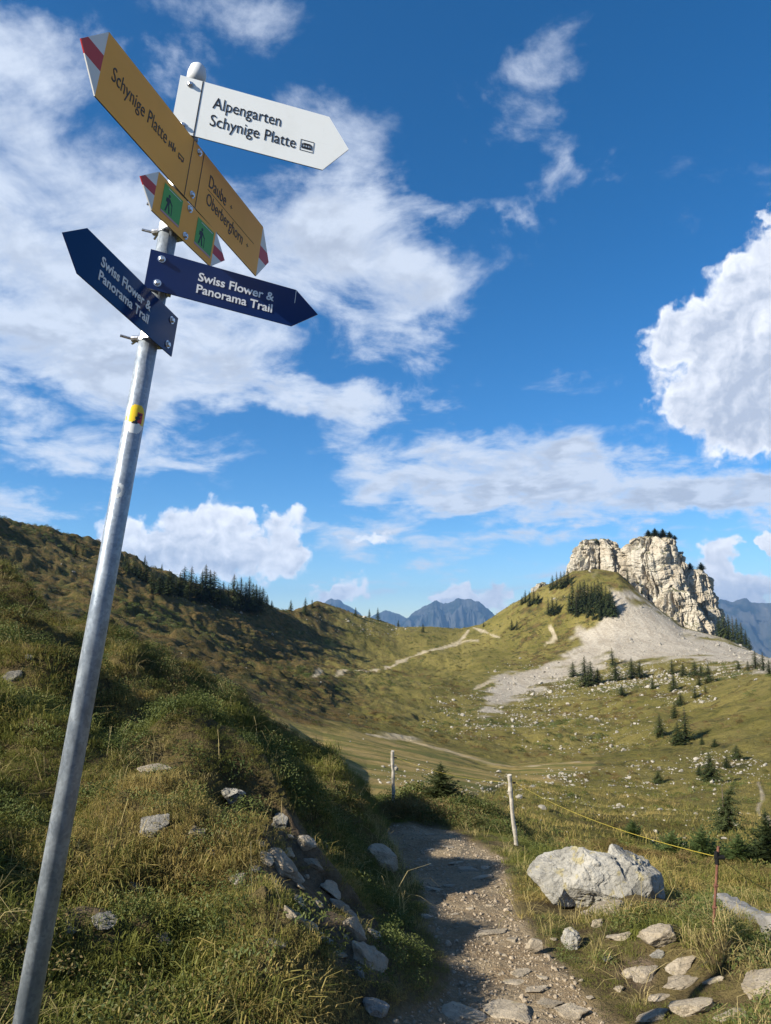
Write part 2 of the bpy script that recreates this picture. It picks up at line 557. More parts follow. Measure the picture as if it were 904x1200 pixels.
# ------------------------------------------------------------------ terrain: profile curves given per direction, near to far
def layer(*pts):
    a = [(*azel(x, y), math.log(r)) for x, y, r in pts]
    a.sort()
    return np.array(a)


LAY = [
    layer((-150, 1200 + 900, 0.8), (300, 2150, 0.8), (452, 2400, 0.8), (1050, 2400, 0.8)),
    layer((-150, 1195, 2.7), (0, 1195, 2.75), (150, 1195, 2.75), (310, 1195, 2.8), (420, 1195, 2.95), (500, 1198, 3.1), (560, 1198, 3.3), (740, 1200, 3.4), (904, 1195, 3.3), (1050, 1195, 3.3)),
    layer((-150, 1060, 3.3), (0, 1070, 3.35), (150, 1075, 3.4), (310, 1075, 3.2), (400, 1080, 3.85), (460, 1083, 4.3), (510, 1082, 4.62), (640, 1080, 4.65), (720, 1085, 4.65), (800, 1090, 4.8), (904, 1100, 5.0), (1050, 1105, 5.0)),
    layer((-150, 930, 3.8), (0, 950, 3.9), (120, 955, 4.1), (220, 955, 4.0), (310, 962, 4.6), (380, 978, 5.3), (430, 992, 6.0), (465, 1002, 6.45), (490, 1004, 6.5), (540, 1000, 6.6), (600, 1008, 6.5), (660, 1035, 6.2), (720, 1052, 5.9), (800, 1070, 5.8), (904, 1080, 5.9), (1050, 1085, 6.0)),
    layer((-150, 800, 5.6), (0, 830, 5.7), (120, 850, 5.9), (220, 872, 5.5), (310, 893, 6.2), (380, 932, 6.8), (410, 955, 7.2), (435, 968, 7.75), (455, 970, 7.9), (480, 968, 8.0), (540, 974, 8.1), (600, 990, 8.1), (660, 1015, 7.9), (720, 1030, 7.8), (800, 1048, 7.9), (904, 1055, 8.3), (1050, 1060, 8.5)),
    layer((-150, 640, 9.5), (0, 716, 9.5), (60, 738, 9.4), (120, 762, 9.3), (220, 822, 8.0), (310, 880, 7.6), (360, 915, 7.8), (400, 940, 8.2), (425, 951, 9.0), (450, 956, 10.2), (480, 952, 10.4), (540, 958, 10.6), (600, 984, 10.4), (660, 1003, 10.6), (720, 1008, 11), (800, 1018, 11), (904, 1030, 11.5), (1050, 1040, 12)),
    layer((-150, 740, 15), (0, 785, 15), (120, 830, 14), (220, 870, 14), (310, 915, 14), (380, 945, 15), (430, 955, 16), (480, 950, 18), (540, 955, 19), (600, 972, 20), (660, 987, 21), (720, 990, 21), (800, 994, 21), (904, 997, 21), (1050, 997, 21)),
    layer((-150, 735, 42), (0, 762, 43), (120, 780, 44), (220, 810, 45), (280, 828, 46), (312, 838, 46), (340, 850, 45), (365, 866, 43), (385, 882, 41), (405, 896, 39), (430, 908, 38), (480, 912, 40), (540, 918, 42), (600, 930, 43), (660, 940, 43), (720, 950, 43), (800, 956, 42), (904, 958, 42), (1050, 960, 40)),
    layer((-150, 770, 56), (0, 792, 56), (120, 810, 56), (220, 835, 56), (310, 860, 57), (350, 870, 57), (380, 877, 55), (430, 886, 55), (480, 893, 57), (540, 902, 60), (600, 912, 62), (660, 916, 62), (720, 925, 60), (800, 932, 56), (904, 936, 53), (1050, 940, 50)),
    layer((-150, 735, 80), (0, 753, 80), (120, 765, 80), (220, 785, 80), (310, 823, 80), (380, 849, 80), (430, 861, 81), (480, 872, 83), (540, 885, 85), (600, 896, 87), (660, 893, 88), (720, 898, 83), (800, 908, 75), (904, 915, 68), (1050, 920, 64)),
    layer((-150, 700, 120), (0, 722, 124), (120, 735, 124), (220, 765, 122), (310, 803, 119), (380, 832, 116), (430, 846, 120), (480, 856, 125), (540, 863, 130), (600, 866, 134), (660, 866, 132), (720, 862, 126), (800, 856, 118), (904, 846, 110), (1050, 840, 108)),
    layer((-150, 650, 175), (0, 685, 182), (120, 702, 188), (220, 737, 194), (310, 776, 198), (380, 796, 200), (430, 807, 215), (480, 812, 225), (540, 818, 232), (600, 820, 232), (660, 818, 228), (720, 814, 220), (800, 806, 208), (850, 796, 200), (904, 786, 190), (1050, 775, 185)),
    layer((-150, 590, 220), (0, 640, 226), (120, 668, 244), (220, 703, 262), (310, 735, 290), (380, 758, 318), (430, 768, 330), (480, 773, 336), (540, 774, 340), (600, 766, 342), (660, 756, 335), (720, 748, 325), (800, 756, 312), (850, 764, 300), (904, 772, 285), (1050, 770, 280)),
    layer((-150, 530, 255), (-60, 575, 258), (0, 607, 260), (60, 622, 270), (120, 642, 282), (170, 660, 294), (220, 681, 306), (270, 697, 318), (310, 709, 328), (345, 717, 352), (372, 705, 385), (400, 712, 394), (430, 724, 402), (465, 736, 408), (500, 735, 415), (540, 737, 425), (565, 731, 422), (585, 719, 415), (610, 704, 405), (630, 692, 398), (648, 683, 394), (672, 669, 392), (700, 667, 390), (725, 671, 388), (745, 690, 383), (770, 712, 378), (800, 735, 372), (825, 742, 366), (850, 748, 360), (880, 762, 352), (904, 774, 346), (1050, 815, 340)),
    layer((-150, 620, 350), (0, 690, 360), (220, 750, 400), (345, 780, 420), (430, 790, 480), (540, 800, 540), (630, 770, 500), (672, 740, 470), (745, 760, 470), (850, 810, 450), (904, 850, 440), (1050, 880, 430)),
    layer((-150, 800, 1200), (300, 850, 1300), (600, 900, 1400), (1050, 960, 1300)),
    layer((-150, 830, 4000), (1050, 840, 4000)),
    layer((-150, 772, 14000), (1050, 772, 14000)),
]
NL = len(LAY)
d_in = np.radians(np.arange(-33.0, 33.001, 0.09))
d_out = np.radians(np.arange(36.0, 325.0, 3.0))
AZS = np.concatenate([d_in, d_out])
NA = len(AZS)
RL = np.concatenate([np.linspace(math.log(.8), math.log(1.9), 16)[:-1], np.linspace(math.log(1.9), math.log(13), 250)[:-1], np.linspace(math.log(13), math.log(60), 130)[:-1],
                     np.linspace(math.log(60), math.log(480), 290)[:-1], np.linspace(math.log(480), math.log(13500), 30)])
RS = np.exp(RL)
NR = len(RS)


def pchip(x, y, q):
    h = np.diff(x)
    dl = np.diff(y) / h
    m = np.zeros(len(x))
    ok = dl[:-1] * dl[1:] > 0
    w1, w2 = 2 * h[1:] + h[:-1], h[1:] + 2 * h[:-1]
    with np.errstate(divide='ignore', invalid='ignore'):
        hm = (w1 + w2) / (w1 / dl[:-1] + w2 / dl[1:])
    m[1:-1] = np.where(ok, hm, 0)
    m[0], m[-1] = dl[0], dl[-1]
    i = np.clip(np.searchsorted(x, q) - 1, 0, len(x) - 2)
    s = np.clip((q - x[i]) / h[i], 0, 1)
    a = (1 + 2 * s) * (1 - s) ** 2 * y[i] + s * (1 - s) ** 2 * h[i] * m[i]
    return a + s * s * (3 - 2 * s) * y[i + 1] + s * s * (s - 1) * h[i] * m[i + 1]


KT = np.zeros((NL, NA))
KR = np.zeros((NL, NA))
azw = (AZS + math.pi) % (2 * math.pi) - math.pi
for k, L in enumerate(LAY):
    t = np.interp(azw, L[:, 0], L[:, 1])
    r = np.interp(azw, L[:, 0], L[:, 2])
    back = sstep(math.radians(40), math.radians(110), np.abs(azw))
    KT[k] = t * (1 - back) + back * (0.55 * L[0, 1] + 0.45 * L[-1, 1])
    KR[k] = r * (1 - back) + back * 0.5 * (L[0, 2] + L[-1, 2])
T = np.zeros((NR, NA))
for c in range(NA):
    T[:, c] = pchip(KR[:, c], KT[:, c], RL)
Rg, Ag = np.meshgrid(RS, AZS, indexing='ij')
X, Y = Rg * np.sin(Ag), Rg * np.cos(Ag)
Z = T * Rg


def project(X, Y, Z):
    zc = Y * CP + Z * SP
    zc = np.where(zc > 0.05, zc, np.nan)
    return 452 + F * X / zc, 600 - F * (Z * CP - Y * SP) / zc


PX, PY = project(X, Y, Z)
PX = np.where(np.isnan(PX), -9999, PX)
PY = np.where(np.isnan(PY), -9999, PY)


def poly_sd(px, py, poly):
    """signed pixel distance to a polygon, positive inside"""
    P = np.array(poly, float)
    d = np.full(px.shape, 1e9)
    ins = np.zeros(px.shape, bool)
    for i in range(len(P)):
        a, b = P[i], P[(i + 1) % len(P)]
        e = b - a
        u = np.clip(((px - a[0]) * e[0] + (py - a[1]) * e[1]) / (e @ e), 0, 1)
        d = np.minimum(d, np.hypot(px - a[0] - u * e[0], py - a[1] - u * e[1]))
        cr = (a[1] > py) != (b[1] > py)
        with np.errstate(divide='ignore', invalid='ignore'):
            ins ^= cr & (px < (b[0] - a[0]) * (py - a[1]) / (b[1] - a[1] + 1e-12) + a[0])
    return np.where(ins, d, -d)


def line_d(px, py, pts):
    d = np.full(px.shape, 1e9)
    for (a, b) in zip(pts[:-1], pts[1:]):
        a, b = np.array(a, float), np.array(b, float)
        e = b - a
        u = np.clip(((px - a[0]) * e[0] + (py - a[1]) * e[1]) / (e @ e), 0, 1)
        d = np.minimum(d, np.hypot(px - a[0] - u * e[0], py - a[1] - u * e[1]))
    return d


wn = fbm(X * .9, Y * .9, oct=4, seed=5)
PATH = [(775, 1230), (738, 1195), (692, 1155), (657, 1115), (628, 1080), (610, 1060), (602, 1030), (592, 1012), (568, 995), (544, 977), (500, 966), (452, 966),
        (452, 985), (466, 1003), (480, 1025), (490, 1050), (500, 1075), (514, 1105), (528, 1135), (528, 1165), (480, 1195), (430, 1230)]
PATH[0:0] = [(1000, 2300)]
PATH.append((400, 2300))
inn = (Rg < 9.5) & (Rg > 0.7)
sdp = np.where(inn, poly_sd(PX, PY, PATH), -999)
scale_px = F / Rg
dirt = np.where(inn, sstep(-0.05, 0.06, sdp / scale_px + wn * 0.045), 0)
EARTH = [(285, 985), (330, 962), (372, 968), (392, 1000), (402, 1040), (432, 1075), (455, 1100), (452, 1140), (410, 1150), (360, 1120), (340, 1085), (300, 1055), (280, 1020)]
sde = np.where(inn, poly_sd(PX, PY, EARTH), -999) / scale_px
earth = np.where(inn, sstep(-0.06, 0.14, sde + wn * 0.16 - .05), 0)
for ex_, ey_, er_ in [(80, 1092, 26), (122, 1092, 18), (745, 1150, 22), (270, 948, 12)]:
    earth = np.maximum(earth, np.where(inn, sstep(1.0, .5, np.hypot((PX - ex_) / er_, (PY - ey_) / (er_ * .5)) + wn * .4), 0))
SCREE = [(567, 832), (570, 812), (580, 797), (605, 789), (628, 785), (642, 776), (669, 764), (676, 746), (680, 737), (702, 732), (720, 717), (713, 703), (704, 690), (697, 677), (706, 679), (722, 686), (745, 692), (754, 702), (768, 714), (787, 731), (802, 739), (842, 741), (862, 750), (912, 776), (912, 788), (870, 780), (820, 776), (760, 779), (700, 784), (660, 798), (620, 812), (590, 826)]
fa = (Rg > 100) & (Rg < 460)
sds = np.where(fa, poly_sd(PX, PY, SCREE), -999)
ws = fbm(X * .12, Y * .12, oct=4, seed=9)
ws2 = fbm(X * .045 + 31, Y * .045, oct=4, seed=19)
isl = sstep(0.55, 0.85, fbm(X * .07 + 11, Y * .07, oct=4, seed=23)) * sstep(24, 6, sds)
scree = np.where(fa, sstep(-4, 5, sds + ws * 8 + ws2 * 7), 0) * (1 - isl)
MEAD = [(318, 832), (360, 846), (430, 858), (500, 873), (560, 890), (610, 899), (665, 893), (700, 890), (690, 905), (650, 915), (600, 918), (560, 935), (500, 945), (430, 940), (380, 920), (340, 890), (300, 850)]
mi_ = (Rg > 14) & (Rg < 120)
wm = fbm(X * .15, Y * .15, oct=3, seed=12)
meadow = np.where(mi_, sstep(-7, 8, poly_sd(PX, PY, MEAD) + wm * 8), 0)
trail = np.zeros_like(X)
for pts, wd, lo, hi in [([(368, 796), (400, 790), (440, 784), (468, 773), (490, 768), (520, 760), (537, 754), (544, 747), (549, 740)], 1.4, 150, 430),
                        ([(537, 754), (560, 752)], 1.0, 150, 430), ([(555, 737), (570, 742), (585, 749)], 1.2, 150, 430),
                        ([(645, 735), (652, 748), (638, 757)], 1.5, 150, 430), ([(583, 796), (570, 800), (556, 808)], 1.6, 150, 430),
                        ([(430, 858), (470, 865), (500, 873), (540, 885), (580, 895), (610, 899), (640, 896), (680, 891)], 1.3, 50, 110),
                        ([(889, 918), (894, 935), (888, 945), (893, 958), (904, 968), (912, 976)], 2.2, 20, 110)]:
    sel = (Rg > lo) & (Rg < hi)
    dd = np.where(sel, line_d(PX, PY, pts), 99) + ws * 1.1
    trail = np.maximum(trail, np.where(sel, sstep(wd + 0.9, wd - 0.7, dd), 0))
rub = np.zeros_like(X)
for cx, cy, rx, ry, am in [(650, 802, 75, 24, .95), (730, 796, 115, 30, 1.0), (700, 790, 140, 26, .7), (850, 786, 60, 14, .6), (800, 815, 50, 20, .8), (610, 850, 70, 26, .55), (760, 910, 70, 22, .75), (850, 900, 70, 30, .75), (665, 912, 45, 16, .7), (790, 985, 60, 16, .8), (540, 850, 60, 24, .45), (680, 850, 150, 40, .36), (690, 950, 110, 40, .3), (480, 905, 60, 20, .5), (590, 925, 60, 24, .4), (800, 960, 130, 50, .25),
                           (680, 700, 25, 14, .6), (650, 700, 12, 6, .8), (120, 662, 60, 12, .2), (250, 715, 40, 8, .5), (400, 730, 60, 18, .25), (440, 735, 50, 16, .3), (560, 830, 100, 20, .3)]:
    q = np.hypot((PX - cx) / rx, (PY - cy) / ry)
    rub = np.maximum(rub, am * sstep(1.0, 0.3, q))
rub = np.where((Rg > 14) & (Rg < 460), rub, 0)
left = sstep(470, 330, PX)
heath = np.where(Rg > 12, left * 0.8 + (1 - left) * (0.1 * sstep(760, 800, PY)), 0)
heath = np.where((PX > 600) & (PX < 760) & (PY < 780), 0.35, heath) * (1 - meadow)
far = sstep(10, 20, Rg)

# relief
lr = RL[:, None]
wgt_near = 1 - sstep(math.log(10), math.log(16), lr)
wgt_mid = sstep(math.log(9), math.log(16), lr) * (1 - sstep(math.log(90), math.log(160), lr))
wgt_far = sstep(math.log(80), math.log(150), lr) * (1 - sstep(math.log(600), math.log(1500), lr))
soft = 1 - dirt
bank = sstep(560, 420, PX)
bfar = sstep(3.2, 5.5, Rg)
hum = 0.55 - np.abs(fbm(X * 1.15 + 3, Y * 1.15, oct=2, seed=1))
lip = sstep(0.0, 0.5, -sdp / scale_px)
dzn = (0.07 + 0.13 * bank * (0.45 + 0.55 * bfar)) * fbm(X * 0.8 + 3, Y * 0.8, oct=3, seed=1) + (0.06 + 0.25 * bank * (0.3 + 0.7 * bfar)) * hum + 0.06 * fbm(X * 2.6, Y * 2.6, oct=3, seed=2)
clump = fbm(X * 2.9 + 2, Y * 2.9, oct=2, seed=77)
dzn = dzn + (0.035 + 0.045 * bank) * clump
dzn = dzn * (0.15 + 0.85 * lip)
dzn = dzn * soft + dirt * (0.028 * fbm(X * 2.2, Y * 2.2, oct=4, seed=3) - 0.015)
amp_near = np.clip((Rg - 1.5) / 1.5, 0, 1)
dzm = (0.30 * fbm(X * .22, Y * .22, oct=4, seed=4) + 0.08 * fbm(X * 1.1, Y * 1.1, oct=3, seed=6)) * (1 - 0.75 * meadow)
dzf = 1.6 * fbm(X * .035, Y * .035, oct=3, seed=8) + (0.7 + 0.5 * left) * fbm(X * .12, Y * .12, oct=4, seed=10) + (0.25 + 0.2 * left) * fbm(X * .5, Y * .5, oct=2, seed=11)
tq = Z * 0.55 + 2.2 * fbm(X * .03, Y * .03, oct=3, seed=71)
dzf = dzf + (0.16 + 0.2 * left) * (1 - np.abs((tq % 1.0) * 2 - 1)) * sstep(-.2, .5, fbm(X * .02, Y * .02 + 5, oct=2, seed=73))
gully = fbm(X * .05, Y * .05 + 7, oct=3, seed=14, ridged=True)
dzf = dzf - left * 1.1 * sstep(0.2, 1.2, gully)
dzf = dzf * (1 - 0.85 * np.where(fa, sstep(-60, 8, sds), 0))
Z = Z + dzn * wgt_near * amp_near + dzm * wgt_mid + dzf * wgt_far * np.clip(0.45 + 0.55 * sstep(440, 300, Rg), 0.45, 1)
# hanging turf edge: bank lip above the path
TT = Z / Rg
PX, PY = project(X, Y, Z)


def col_of(az):
    return int(round((az - d_in[0]) / (d_in[1] - d_in[0])))


def zat(x, y):
    az, r = math.atan2(x, y), math.hypot(x, y)
    c = (az - d_in[0]) / (d_in[1] - d_in[0])
    c0 = int(np.clip(math.floor(c), 0, len(d_in) - 2))
    f = min(max(c - c0, 0), 1)
    i = int(np.clip(np.searchsorted(RL, math.log(r)) - 1, 0, NR - 2))
    s = (math.log(r) - RL[i]) / (RL[i + 1] - RL[i])
    return float((Z[i, c0] * (1 - f) + Z[i, c0 + 1] * f) * (1 - s) + (Z[i + 1, c0] * (1 - f) + Z[i + 1, c0 + 1] * f) * s)


def zat_np(x, y, G=None):
    G = Z if G is None else G
    c = (np.arctan2(x, y) - d_in[0]) / (d_in[1] - d_in[0])
    c0 = np.clip(np.floor(c).astype(int), 0, len(d_in) - 2)
    f = np.clip(c - c0, 0, 1)
    l = np.log(np.hypot(x, y))
    i = np.clip(np.searchsorted(RL, l) - 1, 0, NR - 2)
    s = (l - RL[i]) / (RL[i + 1] - RL[i])
    return (G[i, c0] * (1 - f) + G[i, c0 + 1] * f) * (1 - s) + (G[i + 1, c0] * (1 - f) + G[i + 1, c0 + 1] * f) * s


def hit(px, py, rmin=1.0, rmax=470.0):
    """where the line of sight through a pixel first meets the ground; on the crest when it passes over it"""
    az, t = azel(px, py)
    c = int(np.clip(col_of(az), 0, len(d_in) - 1))
    i0, i1 = np.searchsorted(RS, rmin), np.searchsorted(RS, rmax)
    colT = TT[i0:i1, c]
    k = np.argmax(colT >= t) if (colT >= t).any() else int(np.argmax(colT))
    r = RS[i0 + k]
    if k > 0 and (colT >= t).any():
        a, b = colT[k - 1], colT[k]
        r = RS[i0 + k - 1] + (RS[i0 + k] - RS[i0 + k - 1]) * (t - a) / (b - a + 1e-12)
    x, y = r * math.sin(az), r * math.cos(az)
    return Vector((x, y, zat(x, y)))


def depth_of(p):
    return p[1] * CP + p[2] * SP


# mesh split into named pieces of the setting along face masks
V = np.stack([X, Y, Z], -1).reshape(-1, 3)
idx = np.arange(NR * NA).reshape(NR, NA)
nxt = np.roll(idx, -1, axis=1)
quads = np.stack([idx[:-1], nxt[:-1], nxt[1:], idx[1:]], -1).reshape(-1, 4)
fm = lambda A: A.reshape(-1)[quads].mean(1)
fr, fdirt, fscree, fmead = fm(Rg), fm(dirt), fm(scree), fm(meadow)
kindf = np.where(fdirt > 0.5, 1, np.where(fscree > 0.5, 2, np.where(fmead > 0.5, 3, np.where(fr < 13, 0, 4))))
MASKS = dict(earth=earth, dirt=dirt, scree=scree, meadow=meadow, trail=trail, rubble=rub, heath=heath, far=far)
TER = {}
for k, nm in enumerate(['ground', 'footpath', 'scree_slope', 'meadow', 'hillside']):
    q = quads[kindf == k][:, ::-1]
    used, inv = np.unique(q, return_inverse=True)
    VV, qq = V[used], inv.reshape(-1, 4)
    me = grid_mesh(nm, VV, qq, M_ground)
    for an, A in MASKS.items():
        at = me.attributes.new(an, 'FLOAT', 'POINT')
        at.data.foreach_set('value', np.ascontiguousarray(A.reshape(-1)[used], dtype=np.float32))
    TER[nm] = obj(nm, me, kind='structure')
# disc under the camera that closes the sheet
n0 = NA
me = mesh_np('ground', [tuple(v) for v in V[:NA]] + [(0, 0, float(V[:NA, 2].mean()))], [(i, n0, (i + 1) % NA) for i in range(NA)], M_ground)
for an in MASKS:
    me.attributes.new(an, 'FLOAT', 'POINT')
obj('ground_underfoot', me, kind='structure')


# ------------------------------------------------------------------ distant mountains
def mount_build(g, p):
    o = g.n('ShaderNodeTexCoord').outputs['Object']
    n = g.noise(o, 0.0025, 8, 0.65)
    st = g.noise(g.v('MULTIPLY', o, (1, .3, .15)), 0.007, 7, 0.7)
    c = g.mix(g.ramp(n, 0.42, 0.6), (0.014, 0.022, 0.020), (0.060, 0.062, 0.060))
    c = g.mix(g.m('MULTIPLY', g.ramp(st, 0.55, 0.68), 0.5), c, (0.14, 0.13, 0.12))
    col(g, p, c)


M_mount = mat('mountain_rock', mount_build, 0.95, 0.1)


def mountain(crest, dist, half_depth, seed, base=-420.0, er=0.22):
    """ridge with a given skyline (pixels) at a distance, sloping down to both sides with eroded spurs"""
    cr = np.array(crest, float)
    xs = np.linspace(cr[0, 0], cr[-1, 0], 220)
    ys = np.interp(xs, cr[:, 0], cr[:, 1])
    ws_ = np.linspace(-1, 1, 121)
    U = np.zeros((len(xs), len(ws_), 3))
    for i, (x, y) in enumerate(zip(xs, ys)):
        az, t = azel(x, y)
        H = t * dist
        for_r = dist + ws_ * half_depth
        px_, py_ = for_r * math.sin(az), for_r * math.cos(az)
        U[i, :, 0], U[i, :, 1] = px_, py_
        prof = 1 - np.abs(ws_) ** 0.9
        U[i, :, 2] = base + (H - base) * prof
    k = 1.0 / (half_depth * 0.35)
    n = fbm(U[..., 0] * k * 2.2, U[..., 1] * k * .7, oct=6, seed=seed, ridged=True, gain=.55)
    edge = np.abs(ws_)[None, :]
    U[..., 2] += n * half_depth * er * (edge * (1 - edge)) * 1.6 + fbm(U[..., 0] * k * 6, U[..., 1] * k * 6, oct=4, seed=seed + 3) * half_depth * 0.012
    a = np.arange(U.shape[0] * U.shape[1]).reshape(U.shape[:2])
    q = np.stack([a[:-1, :-1], a[1:, :-1], a[1:, 1:], a[:-1, 1:]], -1).reshape(-1, 4)
    return obj('mountain', grid_mesh('mountain', U.reshape(-1, 3), q, M_mount), kind='structure')


mountain([(440, 800), (456, 760), (468, 732), (480, 722), (500, 709), (512, 704), (522, 706), (534, 703), (548, 701), (560, 706), (572, 714), (585, 726), (600, 745), (625, 790)], 11500, 1900, 3, -700)
mountain([(340, 780), (362, 730), (378, 708), (388, 701), (398, 703), (410, 711), (422, 719), (440, 740), (462, 790)], 12300, 900, 8, -700)
mountain([(395, 770), (420, 733), (438, 721), (452, 715), (466, 719), (490, 731), (530, 760)], 13000, 600, 13, -700)
mountain([(760, 730), (800, 712), (830, 706), (845, 703), (862, 705), (876, 703), (890, 708), (904, 706), (930, 700), (980, 712), (1060, 700), (1200, 760)], 11800, 1900, 21, -800)
mountain([(-500, 760), (-350, 690), (-250, 670), (-150, 700), (0, 740), (100, 780)], 11000, 1900, 31, -800)


# ------------------------------------------------------------------ cliffs
def tower(name, label, rock_px, r0, blocks, nu=260, nv=110):
    """steep rock masses: each block is a stack of rounded-square sections given as (py, px_left, px_right) at distance r0, with ledges and clefts cut into it"""
    az0, _ = azel(rock_px, 740)
    ex, ey = np.array([math.cos(az0), -math.sin(az0)]), np.array([math.sin(az0), math.cos(az0)])
    th = thing(name, label, 'cliff', (r0 * ey[0], r0 * ey[1], 0))
    sc = r0 / F
    for bi, (sec, depth, back, seed) in enumerate(blocks):
        sec = sorted(sec, key=lambda s: -s[0])
        zz = np.array([azel(rock_px, s[0])[1] * r0 for s in sec])
        ul = np.array([(s[1] - rock_px) * sc for s in sec])
        ur = np.array([(s[2] - rock_px) * sc for s in sec])
        zs = np.linspace(zz[0], zz[-1], nv)
        L, R_ = np.interp(zs, zz, ul), np.interp(zs, zz, ur)
        a = np.linspace(0, 2 * math.pi, nu, endpoint=False)
        ca, sa = np.cos(a), np.sin(a)
        n = 3.2
        rad = (np.abs(ca) ** n + np.abs(sa) ** n) ** (-1 / n)
        rad = rad * (1 + 0.10 * fbm(ca * 2.6 + seed, sa * 2.6, oct=3, seed=seed, gain=.6))
        cap = 12
        rows = []
        for j in range(nv + cap):
            if j < nv:
                z, hw, cu, s = zs[j], (R_[j] - L[j]) / 2, (R_[j] + L[j]) / 2, 1.0
            else:
                s = 1 - (j - nv + 1) / cap
                z = zs[-1] + 0.25 * hw * (1 - s * s) * 0.6
                hw, cu = (R_[-1] - L[-1]) / 2, (R_[-1] + L[-1]) / 2
            u = cu + hw * s * rad * ca
            v = depth * s * rad * sa * (0.6 + 0.4 * hw / max(1e-3, (R_[0] - L[0]) / 2)) + back
            rows.append(np.stack([u, v, np.full(nu, z)], -1))
        P = np.array(rows)
        nx, ny = rad * ca * 0 + ca, sa
        zq = P[..., 2]
        u, v = P[..., 0], P[..., 1]
        warp = fbm(u * .12, v * .12, zq * .12, oct=3, seed=seed)
        strata = fbm(u * .03, v * .03, (zq + warp * 1.2) * 0.45, oct=4, seed=seed + 5, gain=.65)
        clefts = fbm(u * .30 + warp * .5, v * .30, zq * .03, oct=4, seed=seed + 9, ridged=True)
        blocky = np.round(fbm(u * .2, v * .2, zq * .25, oct=2, seed=seed + 15) * 2.5) / 2.5
        disp = 0.55 * np.tanh(strata * 1.6) - 3.0 * sstep(0.6, 1.6, clefts) + 1.0 * blocky + 1.5 * warp
        fall = np.ones(nv + cap)
        fall[nv:] = np.linspace(0.9, 0.2, cap)
        disp = disp * fall[:, None]
        P[..., 0] += nx[None, :] * disp
        P[..., 1] += ny[None, :] * disp
        P[..., 2] += 0.5 * fbm(u * .35, v * .35, oct=3, seed=seed + 21) + np.where(np.arange(nv + cap)[:, None] >= nv, 0.9 * fbm(u * .25, v * .25, oct=3, seed=seed + 22), 0)
        Wd = np.stack([P[..., 0] * ex[0] + P[..., 1] * ey[0], P[..., 0] * ex[1] + P[..., 1] * ey[1], P[..., 2]], -1)
        h = nv + cap
        g = np.arange(h * nu).reshape(h, nu)
        g2 = np.roll(g, -1, axis=1)
        q = np.stack([g[:-1], g2[:-1], g2[1:], g[1:]], -1).reshape(-1, 4)
        o = obj('rock_face', grid_mesh('rock_face', Wd.reshape(-1, 3), q, M_cliff, smooth=False), th)
    return th


tower('cliff', 'tall broad pale limestone tower, the higher right block of the peak above the scree', 790, 392, [
    ([(765, 748, 850), (740, 752, 832), (720, 748, 820), (700, 744, 812), (680, 740, 806), (660, 736, 800), (647, 738, 798), (639, 743, 796), (633, 750, 792), (629, 758, 785)], 15, 6, 40),
    ([(770, 796, 858), (745, 796, 846), (720, 794, 840), (700, 792, 836), (685, 794, 833), (675, 796, 829), (668, 800, 822)], 12, 13, 52),
    ([(765, 762, 832), (740, 768, 828), (722, 770, 822), (705, 774, 814), (695, 780, 806)], 9, -7, 61),
    ([(700, 795, 812), (680, 796, 810), (665, 797, 808), (656, 798, 805), (648, 800, 803)], 4, 2, 77)])
tower('cliff', 'smaller flat topped limestone tower, the lower left block of the peak', 704, 402, [
    ([(700, 664, 748), (672, 669, 740), (660, 672, 736), (648, 675, 732), (640, 679, 727), (635, 684, 722)], 11, 2, 90),
    ([(690, 722, 748), (672, 724, 742), (664, 725, 736)], 6, -1, 97)], 220, 80)
tower('cliff', 'small low knob of limestone on the grassy shoulder left of the peak', 637, 402, [
    ([(705, 622, 654), (690, 626, 650), (685, 630, 646)], 5, 0, 120)], 90, 40)
tower('cliff', 'pale rock step among the spruces directly under the left rock tower', 702, 378, [
    ([(735, 690, 716), (722, 692, 714), (716, 696, 709)], 4, 0, 131), ([(728, 672, 690), (720, 675, 688), (716, 677, 684)], 3, 0, 137)], 90, 40)
tower('cliff', 'narrow rock rib standing at the left foot of the high tower', 752, 384, [
    ([(716, 744, 764), (700, 745, 760), (690, 747, 756), (684, 749, 753)], 4, 0, 141)], 90, 50)


# ------------------------------------------------------------------ signpost
POLE_P = Vector((-0.8328, 2.1650, 0.0))
POLE_D = Vector((0.08614, 0.09221, 0.99201)).normalized()
t_base = -1.0
while t_base > -2.0:
    q = POLE_P + POLE_D * t_base
    if zat(q.x, q.y) >= q.z:
        break
    t_base -= 0.01
base = POLE_P + POLE_D * (t_base - 0.12)
post = thing('signpost', 'leaning galvanised signpost with white, yellow and dark blue arrow boards on the grassy bank', 'signpost', tuple(base))


def galv(g, p):
    o = g.n('ShaderNodeTexCoord').outputs['Object']
    n = g.noise(g.v('MULTIPLY', o, (1, 1, .35)), 42.0, 6, 0.65)
    n2 = g.noise(o, 6.0, 4, 0.6)
    col(g, p, g.mix(g.ramp(g.m('ADD', g.m('MULTIPLY', n, .6), g.m('MULTIPLY', n2, .4)), 0.36, 0.64), (0.21, 0.245, 0.29), (0.34, 0.38, 0.42)))
    sp_ = g.n('ShaderNodeTexVoronoi', {'Vector': o}, feature='F1')
    sp_.inputs['Scale'].default_value = 130.0
    spv = g.n('ShaderNodeSeparateColor', {0: sp_.outputs['Color']}).outputs[0]
    hsv = g.n('ShaderNodeHueSaturation', {'Color': p.inputs['Base Color'].links[0].from_socket, 'Value': g.m('ADD', 0.84, g.m('MULTIPLY', spv, 0.3))})
    col(g, p, hsv.outputs[0])
    p.inputs['Metallic'].default_value = 0.45
    g.set(p.inputs['Roughness'], g.ramp(n, 0.3, 0.7, 0.34, 0.52))
    bump(g, p, n, 0.15, 0.002)


